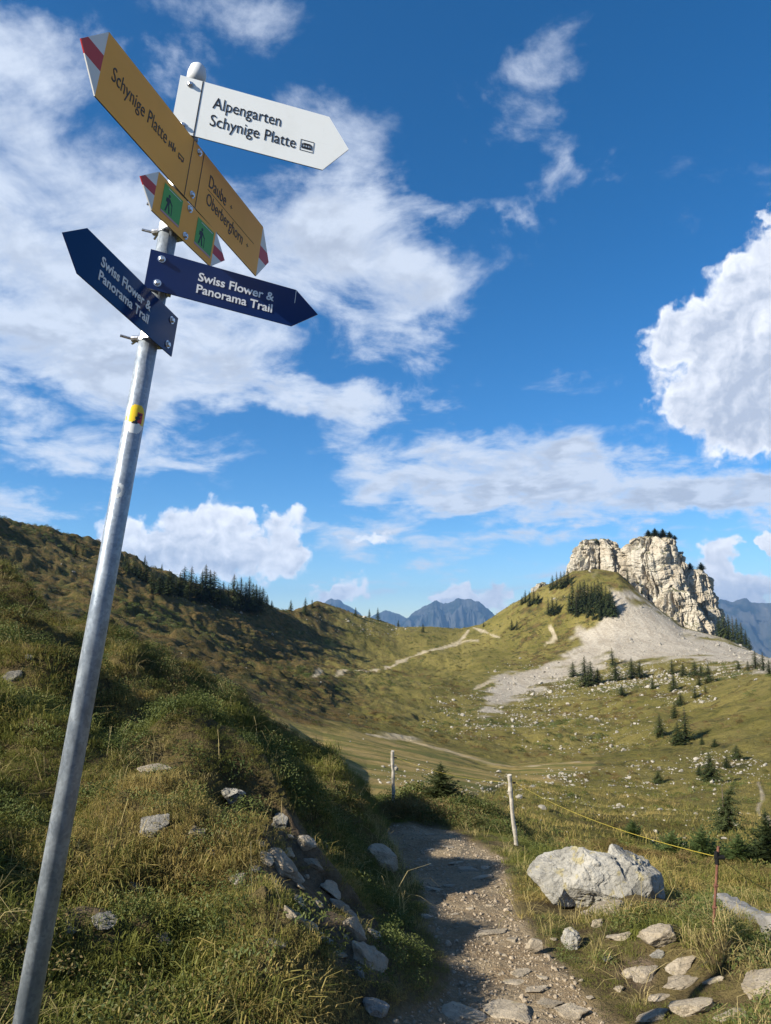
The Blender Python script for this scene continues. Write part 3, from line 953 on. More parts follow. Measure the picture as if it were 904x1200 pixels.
M_galv = mat('galvanised_steel', galv, 0.45, 0.5)
M_steel = simple('bolt_steel', (0.62, 0.62, 0.63), 0.28, 0.9, 0.1, 60)
def worn(name, c, dirt, rough, spec):
    def b(g, p):
        o = g.n('ShaderNodeTexCoord').outputs['Object']
        n1 = g.noise(o, 5.0, 6, 0.65, 0.4)
        n2 = g.noise(g.v('MULTIPLY', o, (40, 6, 6)), 1.0, 5, 0.7)
        n3 = g.noise(g.v('MULTIPLY', o, (3, 60, 3)), 1.0, 3, 0.6)
        k = g.m('ADD', g.m('MULTIPLY', g.ramp(n1, 0.45, 0.8), 0.22), g.m('MULTIPLY', g.ramp(n2, 0.60, 0.75), 0.14))
        k = g.m('ADD', k, g.m('MULTIPLY', g.ramp(n3, 0.70, 0.74), 0.15))
        col(g, p, g.mix(k, c, dirt))
        g.set(p.inputs['Roughness'], g.ramp(n1, 0.3, 0.7, rough * 0.8, rough * 1.3))
    return mat(name, b, rough, spec)


M_white = worn('white_paint', (0.86, 0.88, 0.86), (0.55, 0.55, 0.50), 0.35, 0.5)
M_yellow = worn('yellow_paint', (0.95, 0.45, 0.085), (0.66, 0.36, 0.12), 0.35, 0.15)
M_blue = simple('navy_paint', (0.006, 0.020, 0.095), 0.09, 0, 0.06, 4, 0.3, 0.0)
M_ink = simple('black_ink', (0.025, 0.024, 0.026), 0.4, 0, 0.05, 30)
M_ink_y = simple('brown_black_ink', (0.030, 0.024, 0.014), 0.4, 0, 0.05, 30)
M_letter = simple('white_lettering', (0.80, 0.80, 0.80), 0.4, 0, 0.02, 30)
M_red = simple('red_paint', (0.52, 0.030, 0.030), 0.35, 0, 0.05, 10)
M_tipwhite = simple('tip_white', (0.74, 0.74, 0.72), 0.4, 0, 0.03, 10)
M_green = simple("green_print", (0.09, 0.38, 0.06), 0.35, 0, 0.06, 12)
M_edge = simple('dark_board_edge', (0.05, 0.04, 0.03), 0.5, 0, 0.1, 20)
M_pink = simple('pink_print', (0.55, 0.33, 0.33), 0.4, 0, 0.05, 20)
M_sticker_y = simple('yellow_sticker', (0.80, 0.55, 0.02), 0.3, 0, 0.04, 30)

TB = Matrix.Translation(-base)
pb = MB()
pb.tube([base, POLE_P + POLE_D * 0.2, POLE_P + POLE_D * 1.90], 0.030, 40)
pole = obj('pole', pb.mesh('pole', M_galv, True), post)
pole.matrix_local = TB
pole.data.polygons.foreach_set('use_smooth', [True] * len(pole.data.polygons))
cb = MB()
cb.tube([POLE_P + POLE_D * (1.90 + a) for a in (0, .05, .075, .088, .094)], [0.0325, 0.0325, .027, .015, .003], 32)
o = obj('pole_cap', cb.mesh('pole_cap', simple('grey_plastic', (0.66, 0.68, 0.70), 0.4, 0, .05, 30), True), post)
o.matrix_local = TB


def frame_for(az, tc, off):
    e = Vector((math.sin(az), math.cos(az), 0))
    e = (e - POLE_D * e.dot(POLE_D)).normalized()
    n = e.cross(POLE_D).normalized()
    c = POLE_P + POLE_D * tc + n * off
    return Matrix(((e.x, POLE_D.x, n.x, c.x), (e.y, POLE_D.y, n.y, c.y), (e.z, POLE_D.z, n.z, c.z), (0, 0, 0, 1)))


def text_mesh(s, m, bold=0.0):
    cu = bpy.data.curves.new('lettering', 'FONT')
    cu.body = s
    cu.size = 1.0
    cu.offset = bold
    cu.extrude = 0.02
    cu.resolution_u = 3
    ob = bpy.data.objects.new('lettering', cu)
    C.objects.link(ob)
    dg = bpy.context.evaluated_depsgraph_get()
    me = bpy.data.meshes.new_from_object(ob.evaluated_get(dg))
    bpy.data.objects.remove(ob)
    bpy.data.curves.remove(cu)
    me.materials.clear()
    me.materials.append(m)
    return me


capm = text_mesh('H', M_ink)
CAP = max(v.co.y for v in capm.vertices) - min(v.co.y for v in capm.vertices)


def lettering(s, board, m, x0, x1, y0, cap, z, bold=0.0):
    me = text_mesh(s, m, bold)
    xs = [v.co.x for v in me.vertices]
    kx, ky = (x1 - x0) / (max(xs) - min(xs)), cap / CAP
    mn = min(xs)
    for v in me.vertices:
        v.co = (x0 + (v.co.x - mn) * kx, y0 + v.co.y * ky, z + (v.co.z) * 0.03)
    me.name = 'lettering'
    return obj('lettering', me, board)


def bolt(board, x, y, z):
    b = MB()
    b.tube([(x, y, z), (x, y, z + .002)], .0125, 14)
    b.tube([(x, y, z + .002), (x, y, z + .007), (x, y, z + .009)], [.009, .009, .006], 6)
    obj('bolt', b.mesh('bolt', M_steel), board)


def rect(mb, x0, y0, x1, y1, z, mi=0, t=.0006):
    mb.prism([(x0, y0), (x1, y0), (x1, y1), (x0, y1)], z, z + t, mi)


TH = 0.004


def board(label, az, tc, h, s0, s1, m, tip0=0.0, tip1=0.0, off=.045, edge=None):
    b = MB()
    poly = [(s0, -h / 2)]
    poly += [(s1, -h / 2)] + ([(s1 + tip1, 0)] if tip1 else []) + [(s1, h / 2), (s0, h / 2)] + ([(s0 - tip0, 0)] if tip0 else [])
    b.prism(poly, -TH, 0.0, 0, 1)
    o = obj('sign_board', b.mesh('sign_board', [m, edge or m]), post)
    o.matrix_local = TB @ frame_for(az, tc, off)
    o['label'] = label
    return o


def marked_tip(bd, s, h, tip, sign):
    """white-red-white mountain path tip at a board's end"""
    b = MB()
    y1 = h / 2
    yr = h / 2 * 0.25
    x = lambda y: s + sign * tip * (1 - abs(y) / y1)
    z0, z1 = -TH, 0.0

    def pr(poly, mi):
        if sign < 0:
            poly = poly[::-1]
        b.prism(poly, z0, z1, mi)
    pr([(s, yr), (x(yr), yr), (s, y1)][::-1] if False else [(s, yr), (x(yr), yr), (s, y1)], 0)
    pr([(s, -yr), (x(yr), -yr), (x(0), 0), (x(yr), yr), (s, yr)], 1)
    pr([(s, -y1), (x(yr), -yr), (s, -yr)], 0)
    obj('arrow_tip', b.mesh('arrow_tip', [M_tipwhite, M_red]), bd)


# white board
wb = board('white arrow board pointing right', 1.2989, 1.7759, .2239, -.0477, .4745, M_white, 0, .0837, .045, M_edge)
b = MB()
rect(b, .027, -.1115, .0305, .1115, .0005)
obj('dividing_line', b.mesh('dividing_line', M_ink), wb)
lettering('Alpengarten', wb, M_ink, .073, .308, .0165, .045, .0008, -0.004)
lettering('Schynige Platte', wb, M_ink, .073, .369, -.055, .045, .0008, -0.004)
b = MB()
for a in ((.385, -.056, .433, -.0545), (.385, -.013, .433, -.0115), (.385, -.056, .3865, -.0115), (.4315, -.056, .433, -.0115), (.391, -.030, .427, -.027), (.391, -.042, .427, -.039), (.391, -.042, .394, -.027), (.4, -.042, .403, -.027), (.409, -.042, .412, -.027), (.418, -.042, .421, -.027), (.4245, -.042, .427, -.027), (.391, -.046, .427, -.0425), (.396, -.026, .422, -.0235)):
    rect(b, *a, .0006)
obj('railway_pictogram', b.mesh('railway_pictogram', M_ink), wb)
bolt(wb, -.011, .085, 0)
bolt(wb, -.011, -.083, 0)

# yellow double board
yb = board('long yellow double-ended board with red and white tips', .3467, 1.5486, .2220, -.4409, .4785, M_yellow, 0, 0, .045, M_edge)
marked_tip(yb, -.4409, .2220, .0851, -1)
marked_tip(yb, .4785, .2220, .0762, 1)
lettering('Schynige Platte', yb, M_ink_y, -.399, -.136, -.014, .046, .0008, -0.004)
lettering('Daube', yb, M_ink_y, .106, .217, .014, .047, .0008, -0.004)
lettering('Oberberghorn', yb, M_ink_y, .106, .353, -.054, .045, .0008, -0.004)
b = MB()
for a in ((-.011, -.1105, -.008, .1105), (.0525, -.1105, .0555, .1105), (.104, .0, .43, .0012)):
    rect(b, *a, .0005)
for k in range(4):          # fork-and-knife and sun marks after the first name
    rect(b, -.124 + k * .010, -.012 + (k % 2) * .006, -.119 + k * .010, .010 + (k % 3) * .004, .0005)
for a in ((-.124, -.002, -.088, .001), (-.072, -.008, -.042, -.004), (-.072, .004, -.042, .008), (-.072, -.008, -.069, .008), (-.045, -.008, -.042, .008), (-.068, -.012, -.063, -.008), (-.052, -.012, -.047, -.008)):
    rect(b, *a, .0005)
for cx, cy in ((.252, .036), (.388, -.034)):
    rect(b, cx - .008, cy - .001, cx + .008, cy + .001, .0005)
    rect(b, cx - .001, cy - .008, cx + .001, cy + .008, .0005)
obj('pictogram', b.mesh('pictogram', M_ink_y), yb)
for x, y in ((.028, .089), (.028, -.079)):
    bolt(yb, x, y, 0)

# small yellow board with green hiker squares
sb = board('short yellow double-ended board with two green hiker squares', .3858, 1.3602, .1412, -.1355, .1811, M_yellow, 0, 0, .045, M_edge)
marked_tip(sb, -.1355, .1412, .0709, -1)
marked_tip(sb, .1811, .1412, .0722, 1)
for x0 in (-.102, .077):
    g_ = MB()
    rect(g_, x0, -.038, x0 + .094, .056, .0006)
    go = obj('green_square', g_.mesh('green_square', M_green), sb)
    h_ = MB()
    zt = .0014
    hx = x0 + .03
    h_.prism([(hx + .005 * math.cos(a * .785), .026 + .006 * math.sin(a * .785)) for a in range(8)], zt, zt + .0005)
    for poly in ([(hx - .006, -.004), (hx + .005, -.004), (hx + .007, .018), (hx - .004, .019)], [(hx - .006, -.004), (hx + .000, -.004), (hx - .006, -.032), (hx - .012, -.032)], [(hx, -.004), (hx + .005, -.004), (hx + .013, -.031), (hx + .007, -.032)],
                 [(hx + .004, .012), (hx + .016, .001), (hx + .018, .004), (hx + .006, .017)], [(hx - .013, .001), (hx - .005, .001), (hx - .004, .017), (hx - .012, .016)], [(hx + .0165, .006), (hx + .019, .006), (hx + .022, -.032), (hx + .0195, -.032)]):
        h_.prism(poly, zt, zt + .0005)
    obj('hiker_pictogram', h_.mesh('hiker_pictogram', M_ink), go)
    p_ = MB()
    rect(p_, x0, -.046, x0 + .094, -.039, .0006)
    obj('print_line', p_.mesh('print_line', M_pink), go)
    p_ = MB()
    rect(p_, x0 + .02, .047, x0 + .085, .0495, .0014)
    obj('print_line', p_.mesh('print_line', M_tipwhite), go)
for x, y in ((.030, .053), (.030, -.050)):
    bolt(sb, x, y, 0)

# navy boards
rb = board('navy blue arrow board pointing right', 1.1892, 1.1364, .1366, -.0433, .4386, M_blue, 0, .0847, .05)
lettering('Swiss Flower &', rb, M_letter, .115, .367, .0035, .029, .0008, 0.018)
lettering('Panorama Trail', rb, M_letter, .115, .366, -.0395, .029, .0008, 0.018)
lb = board('navy blue arrow board pointing left', .2574, .9589, .1374, -.4172, .0635, M_blue, .0793, 0, .05)
lettering('Swiss Flower &', lb, M_letter, -.34, -.09, .0065, .028, .0008, 0.018)
lettering('Panorama Trail', lb, M_letter, -.339, -.09, -.036, .028, .0008, 0.018)
for bd in (rb, lb):
    x = -.006 if bd is rb else .029
    bolt(bd, x, .043, 0)
    bolt(bd, x, -.043, 0)
b = MB()
rect(b, .4375, .018, .4395, .066, .0005)  # white strip painting the reflection along the fold of the tip
obj('painted_glint', b.mesh('painted_glint', M_tipwhite), rb)

# pipe clamps behind the boards
for tc, az, lug in ((1.86, 1.2989, 0), (1.69, 1.2989, 0), (1.635, .3467, 0), (1.47, .3467, 0), (1.412, .3858, 1), (1.312, .3858, 1), (1.18, 1.1892, 0), (1.095, 1.1892, 0), (1.0, .2574, 1), (.918, .2574, 1)):
    M = frame_for(az, tc, 0)
    c = MB()
    c.tube([(0, -.013, 0), (0, .013, 0)], .0335, 28)
    vs = []
    c.add([(-.042, -.012, -.002), (.042, -.012, -.002), (.042, .012, -.002), (-.042, .012, -.002), (-.042, -.012, .040), (.042, -.012, .040), (.042, .012, .040), (-.042, .012, .040)],
          [(0, 1, 5, 4), (1, 2, 6, 5), (2, 3, 7, 6), (3, 0, 4, 7), (4, 5, 6, 7)])
    if lug:
        c.tube([(-.01, 0, -.03), (-.012, 0, -.052)], .011, 10)
        c.tube([(-.012, 0, -.052), (-.03, .004, -.085)], .0045, 8)
        c.tube([(-.004, 0, -.04), (.022, .003, -.075)], .0045, 8)
    o = obj('pipe_clamp', c.mesh('pipe_clamp', M_steel), post)
    o.matrix_local = TB @ M

# sticker on the pole
M = frame_for(math.radians(62), .640, 0)


def patch(nm, par, m, fn, rr, x0=-.033, x1=.033, y0=-.05, y1=.05, n=26):
    b = MB()
    P = {}
    for i in range(n + 1):
        for j in range(n + 1):
            a, y = x0 + (x1 - x0) * i / n, y0 + (y1 - y0) * j / n
            P[i, j] = len(b.v)
            b.v.append((rr * math.sin(a / rr), y, rr * math.cos(a / rr)))
    for i in range(n):
        for j in range(n):
            a, y = x0 + (x1 - x0) * (i + .5) / n, y0 + (y1 - y0) * (j + .5) / n
            if fn(a, y):
                b.f.append((P[i, j], P[i + 1, j], P[i + 1, j + 1], P[i, j + 1]))
                b.mi.append(0)
    o = obj(nm, b.mesh(nm, m, True), par)
    return o


st = patch('sticker', post, M_sticker_y, lambda x, y: x * x / .032 ** 2 + y * y / .048 ** 2 < 1 and y > -.012 - x * .1, .0304)
st.matrix_local = TB @ M
patch('white_band', st, M_tipwhite, lambda x, y: x * x / .032 ** 2 + y * y / .048 ** 2 < 1 and y <= -.012 - x * .1, .0304)
patch('red_field', st, M_red, lambda x, y: .002 < x < .020 and -.012 < y < .022, .0306)
patch('bear_emblem', st, M_ink, lambda x, y: abs(x - .004 - y * .35) < .006 + .003 * math.sin(y * 400) and -.014 < y < .020, .0308)
fs = patch('faded_sticker', post, simple('faded_paper', (0.50, 0.53, 0.55), 0.7, 0, .25, 60), lambda x, y: abs(math.hypot(x, y) - .018) < .006 and x > -.012, .0304)
fs.matrix_local = TB @ frame_for(math.radians(95), .41, 0)


# ------------------------------------------------------------------ rocks
def ico(sub):
    import bmesh
    bm = bmesh.new()
    bmesh.ops.create_icosphere(bm, subdivisions=sub, radius=1.0)
    v = np.array([x.co[:] for x in bm.verts])
    f = [[x.index for x in q.verts] for q in bm.faces]
    bm.free()
    return v, f


ICO = {k: ico(k) for k in (1, 2, 3, 4, 5, 6)}


def rock_mesh(name, seed, size, sub, m, cuts=14, rough=0.06, extra=None, crack=0.0, lo=.42, hi=.80):
    r = np.random.default_rng(seed)
    v, f = ICO[sub]
    v = v.copy()
    planes = [(None, None)] * 0
    for _ in range(cuts):
        n = r.normal(size=3)
        n[2] *= .8
        n /= np.linalg.norm(n)
        planes.append((n, r.uniform(lo, hi)))
    planes += extra or []
    for n, d in planes:
        n = np.array(n, float) / np.linalg.norm(n)
        k = v @ n - d
        v = v - np.where(k > 0, k * 0.93, 0)[:, None] * n
    nn = v / np.linalg.norm(v, axis=1)[:, None]
    s = seed * 3.7 % 50
    disp = rough * fbm(v[:, 0] * 2.2 + s, v[:, 1] * 2.2, v[:, 2] * 2.2, oct=5, seed=seed % 100, gain=.58)
    if crack:
        wv = fbm(v[:, 0] * 1.5, v[:, 1] * 1.5 + s, v[:, 2] * 1.5, oct=3, seed=seed % 90)
        rg = fbm(v[:, 0] * 2.4 + wv * .6, v[:, 1] * 2.4 + s, v[:, 2] * 1.1, oct=4, seed=seed % 80, ridged=True, gain=.6)
        disp = disp - crack * sstep(.5, 1.5, rg)
    v = (v + nn * disp[:, None]) * np.array(size) * 0.5
    return mesh_np(name, v, f, m, smooth=False)


def normal_at(x, y, e=.12):
    return Vector((zat(x - e, y) - zat(x + e, y), zat(x, y - e) - zat(x, y + e), 2 * e)).normalized()


STONES = []


def put_stone(px, py, w_px, asp, thick, seed, m, parent=None, name='stone', yaw=None, sub=4, sink=.3, **kw):
    p = hit(px, py, 1.6)
    r = random.Random(seed)
    sz = w_px * depth_of(p) / F
    STONES.append((p.x, p.y, sz * .5 * (.55 + .45 * asp)))
    me = rock_mesh(name, seed, (sz, sz * asp, sz * thick), sub, m, **kw)
    n = normal_at(p.x, p.y)
    q = Vector((0, 0, 1)).rotation_difference(n)
    a = r.uniform(-.5, .5) if yaw is None else yaw
    from mathutils import Quaternion
    o = obj(name, me, parent)
    o.rotation_mode = 'QUATERNION'
    o.rotation_quaternion = q @ Quaternion((0, 0, 1), a)
    o.location = p + n * sz * thick * (.5 - sink)
    return o


gnd, trl = TER['ground'], TER['footpath']
# flat stones trodden into the path
k = 300
for px, py, wd, asp, th in [(547, 1020, 44, .5, .2), (563, 1030, 32, .6, .22), (535, 1012, 26, .6, .2), (569, 1017, 20, 1.3, .25), (510, 1044, 34, .6, .3), (528, 1038, 20, .5, .2), (573, 1094, 48, .45, .22), (601, 1102, 24, .7, .35), (575, 1062, 18, .5, .3), (551, 1066, 13, .7, .4), (533, 1072, 12, .6, .3),
                            (612, 1140, 34, .7, .2), (602, 1152, 30, .7, .2), (635, 1146, 18, .6, .4), (630, 1160, 34, .6, .22), (602, 1187, 78, .75, .22), (545, 1190, 74, .8, .2), (643, 1177, 36, .9, .3), (668, 1188, 58, .6, .32), (588, 1142, 10, .8, .4), (545, 1134, 12, .7, .4), (504, 996, 26, .5, .15), (527, 993, 22, .5, .15), (508, 978, 20, .5, .15),
                            (590, 1120, 9, .8, .5), (650, 1102, 12, 1.2, .5), (682, 1150, 9, .8, .5), (660, 1135, 8, .8, .5), (570, 1128, 8, .8, .5), (557, 1080, 8, .8, .5), (618, 1098, 7, .8, .5), (693, 1170, 12, .8, .4), (560, 1050, 7, .8, .5), (583, 1040, 8, .8, .5), (590, 1075, 7, .8, .5), (640, 1120, 7, .8, .5)]:
    k += 1
    put_stone(px, py, wd, asp, th, k, M_stone, trl, sink=.42 if wd > 15 else .3, sub=4 if wd > 20 else 3, extra=[((0, 0, 1), .45)], rough=.08)
# stones bedded in the bank and verge
for px, py, wd, asp, th, gm in [(328, 1015, 60, .6, .35, 0), (312, 1006, 30, .6, .4, 0), (345, 1026, 36, .6, .35, 0), (356, 990, 26, 1, .8, 0), (386, 1044, 34, .6, .4, 0), (349, 1056, 24, .8, .5, 0), (381, 1104, 26, .8, .5, 1), (428, 1122, 50, .9, .6, 0), (324, 1105, 22, .7, .5, 1), (343, 1075, 30, .7, .5, 0), (360, 1085, 24, .7, .5, 0),
                            (230, 977, 28, .7, .5, 0), (122, 1084, 30, 1, .7, 1), (78, 1090, 26, .9, .6, 1), (280, 1032, 24, .8, .6, 1), (180, 902, 44, .6, .25, 0), (455, 1018, 22, .7, .5, 0), (500, 1075, 20, .7, .4, 0), (330, 965, 26, .7, .5, 1), (300, 1020, 18, .7, .5, 1), (250, 1000, 20, .8, .5, 0), (15, 792, 24, .6, .4, 1), (35, 771, 12, .8, .6, 1), (440, 1185, 40, .7, .4, 1), (190, 1100, 22, .9, .6, 0), (160, 1040, 20, .8, .5, 1),
                            (338, 1000, 22, .8, .5, 0), (368, 1012, 28, .6, .4, 0), (395, 1062, 30, .7, .5, 0), (372, 1060, 16, .8, .6, 0), (410, 1075, 22, .8, .6, 1), (440, 1098, 26, .8, .5, 0), (398, 1120, 18, .8, .6, 0), (420, 1140, 20, .7, .5, 1), (352, 1040, 12, .8, .6, 0), (322, 1035, 14, .8, .6, 0), (305, 990, 16, .8, .6, 0), (380, 990, 14, .8, .6, 1), (375, 1095, 10, .8, .6, 0), (432, 1118, 12, .9, .6, 0), (340, 980, 10, .9, .6, 0), (360, 1028, 9, .9, .6, 0), (445, 1125, 9, .9, .6, 0), (405, 1098, 9, .9, .6, 0),
                            (701, 1085, 15, 1, .8, 0), (728, 1100, 30, .7, .35, 0), (797, 1154, 56, .5, .2, 0), (800, 1132, 52, .4, .2, 0), (758, 1142, 30, .7, .4, 0), (765, 1194, 40, .6, .3, 0), (740, 1140, 20, .8, .4, 0), (735, 1068, 24, .5, .4, 0), (690, 1070, 16, .7, .5, 0), (770, 1170, 24, .6, .3, 0), (860, 1190, 36, .7, .3, 0), (836, 1150, 20, .7, .3, 0), (770, 1120, 14, .8, .5, 1), (725, 1160, 14, .8, .5, 0), (712, 1125, 12, .8, .5, 1)]:
    k += 1
    put_stone(px, py, wd * (1.35 if px > 640 else 1.15), asp, th, k, M_grey_stone if gm else M_stone, gnd, sink=.42 if px > 640 else .40, extra=[((0, 0, 1), .45)], rough=.09)


def named_rock(label, px, py, wd, asp, th, seed, m, cat='rock', yaw=None, sub=5, sink=.25, group=None, **kw):
    o = put_stone(px, py, wd, asp, th, seed, m, None, cat, yaw, sub, sink, **kw)
    o['label'] = label
    o['category'] = cat
    if group:
        o['group'] = group
    return o


named_rock('small loose tan stone lying alone in the middle of the dirt footpath', 627, 1118, 26, .8, .7, 21, M_stone, sink=.1, cuts=12)
named_rock('rounded pale rock on the grassy bank just left of the bend of the footpath', 446, 1012, 44, .8, .6, 22, M_stone)
named_rock('pale grey jagged rock standing highest on the shaded left bank', 267, 937, 32, .9, 1.1, 23, M_boulder, crack=.12)
named_rock('low grey rock half sunk in grass right of the leaning pole', 180, 970, 46, .7, .5, 24, M_grey_stone)
named_rock('cracked white rock standing on the right edge of the footpath below the boulder', 674, 1108, 30, .9, .95, 25, M_boulder, crack=.12, sink=.3, cuts=14, lo=.4, hi=.75)
named_rock('long flat tan slab lying against the foot of the white boulder', 718, 1071, 66, .5, .35, 26, M_stone, extra=[((0, 0, 1), .5)])
named_rock('broad tan slab with a sharp right corner left of the rusty red stake', 776, 1104, 64, .75, .45, 27, M_stone, extra=[((0, 0, 1), .5), ((1, .3, .2), .7)], sink=.2)
named_rock('large flat pinkish slab at the right edge of the picture below the dry grass', 896, 1160, 84, .9, .3, 28, M_stone, extra=[((0, 0, 1), .45)])
named_rock('wide flat tan slab at the bottom edge right of the footpath', 812, 1186, 76, .6, .3, 29, M_stone, extra=[((0, 0, 1), .45)])
named_rock('curved tan rock in the middle of the left bank beside yellow grass', 412, 1093, 40, .7, .7, 30, M_stone)


def boulder():
    p = hit(697, 1060, 3.0)
    STONES.extend([(p.x, p.y, .34), (p.x - .3, p.y, .18), (p.x + .35, p.y, .2)])
    p.z -= .02
    d = depth_of(p)
    sc = d / F
    th = None
    vs, fs = [], []
    az = math.atan2(p.x, p.y)
    ex, ey = Vector((math.cos(az), -math.sin(az), 0)), Vector((math.sin(az), math.cos(az), 0))
    # three merged lobes: broad left foot, ridge block, right block
    for (cx, cy, wx, wz, wy, seed, ex_) in [(655, 1031, 84, 58, 60, 41, [((-.3, -.5, .8), .55), ((-1, -.2, -.1), .8), ((.1, -1, .25), .6)]),
                                            (690, 1020, 96, 78, 70, 42, [((.30, -.2, .9), .62), ((-.7, -.2, .7), .52), ((.15, -1, .15), .62)]),
                                            (737, 1033, 80, 84, 70, 43, [((.45, -.1, .85), .62), ((1, -.4, .1), .72), ((.3, -1, .1), .66)])]:
        me = rock_mesh('boulder', seed, (wx * sc * 1.12, wy * sc * 1.1, wz * sc * 1.12), 6, M_boulder, 15, .035, ex_, .06, .50, .80)
        c = p + ex * ((cx - 697) * sc) + Vector((0, 0, (1052 - cy) * sc)) + ey * 0.15
        o_ = len(vs)
        for v in me.vertices:
            q = c + ex * v.co.x + ey * v.co.y + Vector((0, 0, v.co.z))
            vs.append(q - p)
        fs += [tuple(i + o_ for i in pl.vertices) for pl in me.polygons]
        bpy.data.meshes.remove(me)
    o = obj('boulder', mesh_np('boulder', vs, fs, M_boulder))
    o.location = p
    o['label'] = 'big jagged white limestone boulder right of the footpath'
    o['category'] = 'boulder'


boulder()


# ------------------------------------------------------------------ fence
M_wood = simple('weathered_wood', (0.36, 0.33, 0.28), 0.85, 0, 0.3, 25)
M_rust = simple('rusty_stake', (0.14, 0.060, 0.038), 0.7, 0, 0.3, 40)
M_rope = simple('yellow_rope', (0.34, 0.27, 0.035), 0.6, 0, 0.1, 60)
M_black = simple('black_plastic', (0.012, 0.012, 0.012), 0.8, 0, 0.1, 40, 0.1)


def at_depth(px, py, d):
    v = ray(px, py)
    return Vector(tuple(v * d / (v[1] * CP + v[2] * SP)))


TOPS = []
for label, (bx, by), (tx, ty), rad in (('leaning bleached wooden fence post right of the footpath', (605, 990), (597, 908), .021),
                                       ('bleached wooden fence post standing straight behind the shaded bush', (462, 951), (460, 880), .021)):
    p = hit(bx, by, 7.0)
    top = at_depth(tx, ty, depth_of(p))
    th = thing('fence_post', label, 'fence post', tuple(p), 'posts of the rope fence')
    n = 9
    pts = [(top - p) * (i / n) * 1.0 + Vector((random.uniform(-.006, .006), random.uniform(-.006, .006), 0)) for i in range(n + 1)]
    pts[0] -= (top - p) * .15
    b = MB()
    b.tube(pts, [rad * random.uniform(.85, 1.1) for _ in pts], 10)
    obj('shaft', b.mesh('shaft', M_wood), th)
    b = MB()
    q = pts[n - 1]
    b.tube([q + Vector((rad, -rad * .4, 0)), q + Vector((rad + .03, -rad * .4, 0))], .008, 8)
    obj('insulator', b.mesh('insulator', M_black), th)
    TOPS.append(p + q + Vector((rad + .03, -rad * .4, 0)))
p = hit(837, 1112, 4.0)
top = at_depth(842, 992, depth_of(p))
th = thing('fence_stake', 'thin rusty red metal stake carrying the yellow rope', 'fence stake', tuple(p), 'posts of the rope fence')
b = MB()
b.tube([(top - p) * -.2, (top - p) * .5, top - p], .0065, 8)
obj('shaft', b.mesh('shaft', M_rust), th)
b = MB()
b.tube([(top - p) + Vector((-.025, -.01, -.045)), (top - p) + Vector((.02, -.01, -.045))], .010, 10)
b.tube([(top - p) + Vector((-.016, -.01, -.075)), (top - p) + Vector((-.016, -.01, -.02))], .010, 8)
obj('insulator', b.mesh('insulator', M_black), th)
for hh in (.3, .55):
    b = MB()
    b.tube([(top - p) * hh + Vector((-.008, 0, 0)), (top - p) * hh + Vector((.008, 0, 0))], .008, 8)
    obj('step_ring', b.mesh('step_ring', M_rust), th)
stake_top = top + Vector((0, -.012, -.045))
span = []
knots = [TOPS[1], TOPS[0], stake_top, at_depth(960, 1056, 4.2)]
for a, c in zip(knots[:-1], knots[1:]):
    for i in range(14):
        u = i / 14
        span.append(a.lerp(c, u) - Vector((0, 0, .06 * 4 * u * (1 - u))))
span.append(knots[-1])
b = MB()
b.tube(span, [.0008 + .0015 * i / len(span) for i in range(len(span))], 6)
o = obj('fence_rope', b.mesh('fence_rope', M_rope))
o['label'] = 'thin yellow rope strung from post to post past the red stake'
o['category'] = 'rope'

# long weathered beam in the grass
p0, p1 = hit(846, 1066, 4.0), hit(906, 1100, 4.0)
p0, p1 = hit(846, 1066, 4.0) + Vector((0, 0, .07)), hit(908, 1100, 4.0) + Vector((0, 0, .06))
for u_ in range(7):
    STONES.append((*(p0.lerp(p1, u_ / 6)).xy, .12))
ax = (p1 - p0).normalized()
sd = ax.cross(Vector((0, 0, 1))).normalized()
up = sd.cross(ax)
b = MB()
nseg = 14
for i in range(nseg + 1):
    u = i / nseg
    c = (p1 - p0) * u
    hw, hh = .055 + random.uniform(-.006, .006), .05 + random.uniform(-.008, .004)
    for sx, sz in ((-1, -1.6), (1, -1.6), (1, .6), (.55, 1), (-.55, 1.05), (-1, .6)):
        b.v.append(tuple(c + sd * hw * sx + up * hh * sz + Vector((random.uniform(-.004, .004),) * 3)))
for i in range(nseg):
    for q in range(6):
        b.f.append((i * 6 + q, i * 6 + (q + 1) % 6, (i + 1) * 6 + (q + 1) % 6, (i + 1) * 6 + q))
        b.mi.append(0)
b.f += [tuple(range(6))[::-1], tuple(nseg * 6 + q for q in range(6))]
b.mi += [0, 0]
o = obj('timber_beam', b.mesh('timber_beam', simple('silver_timber', (0.20, 0.19, 0.175), 0.85, 0, .3, 18)))
o.location = p0
o['label'] = 'long straight weathered grey beam lying in the grass beyond the red stake'
o['category'] = 'beam'


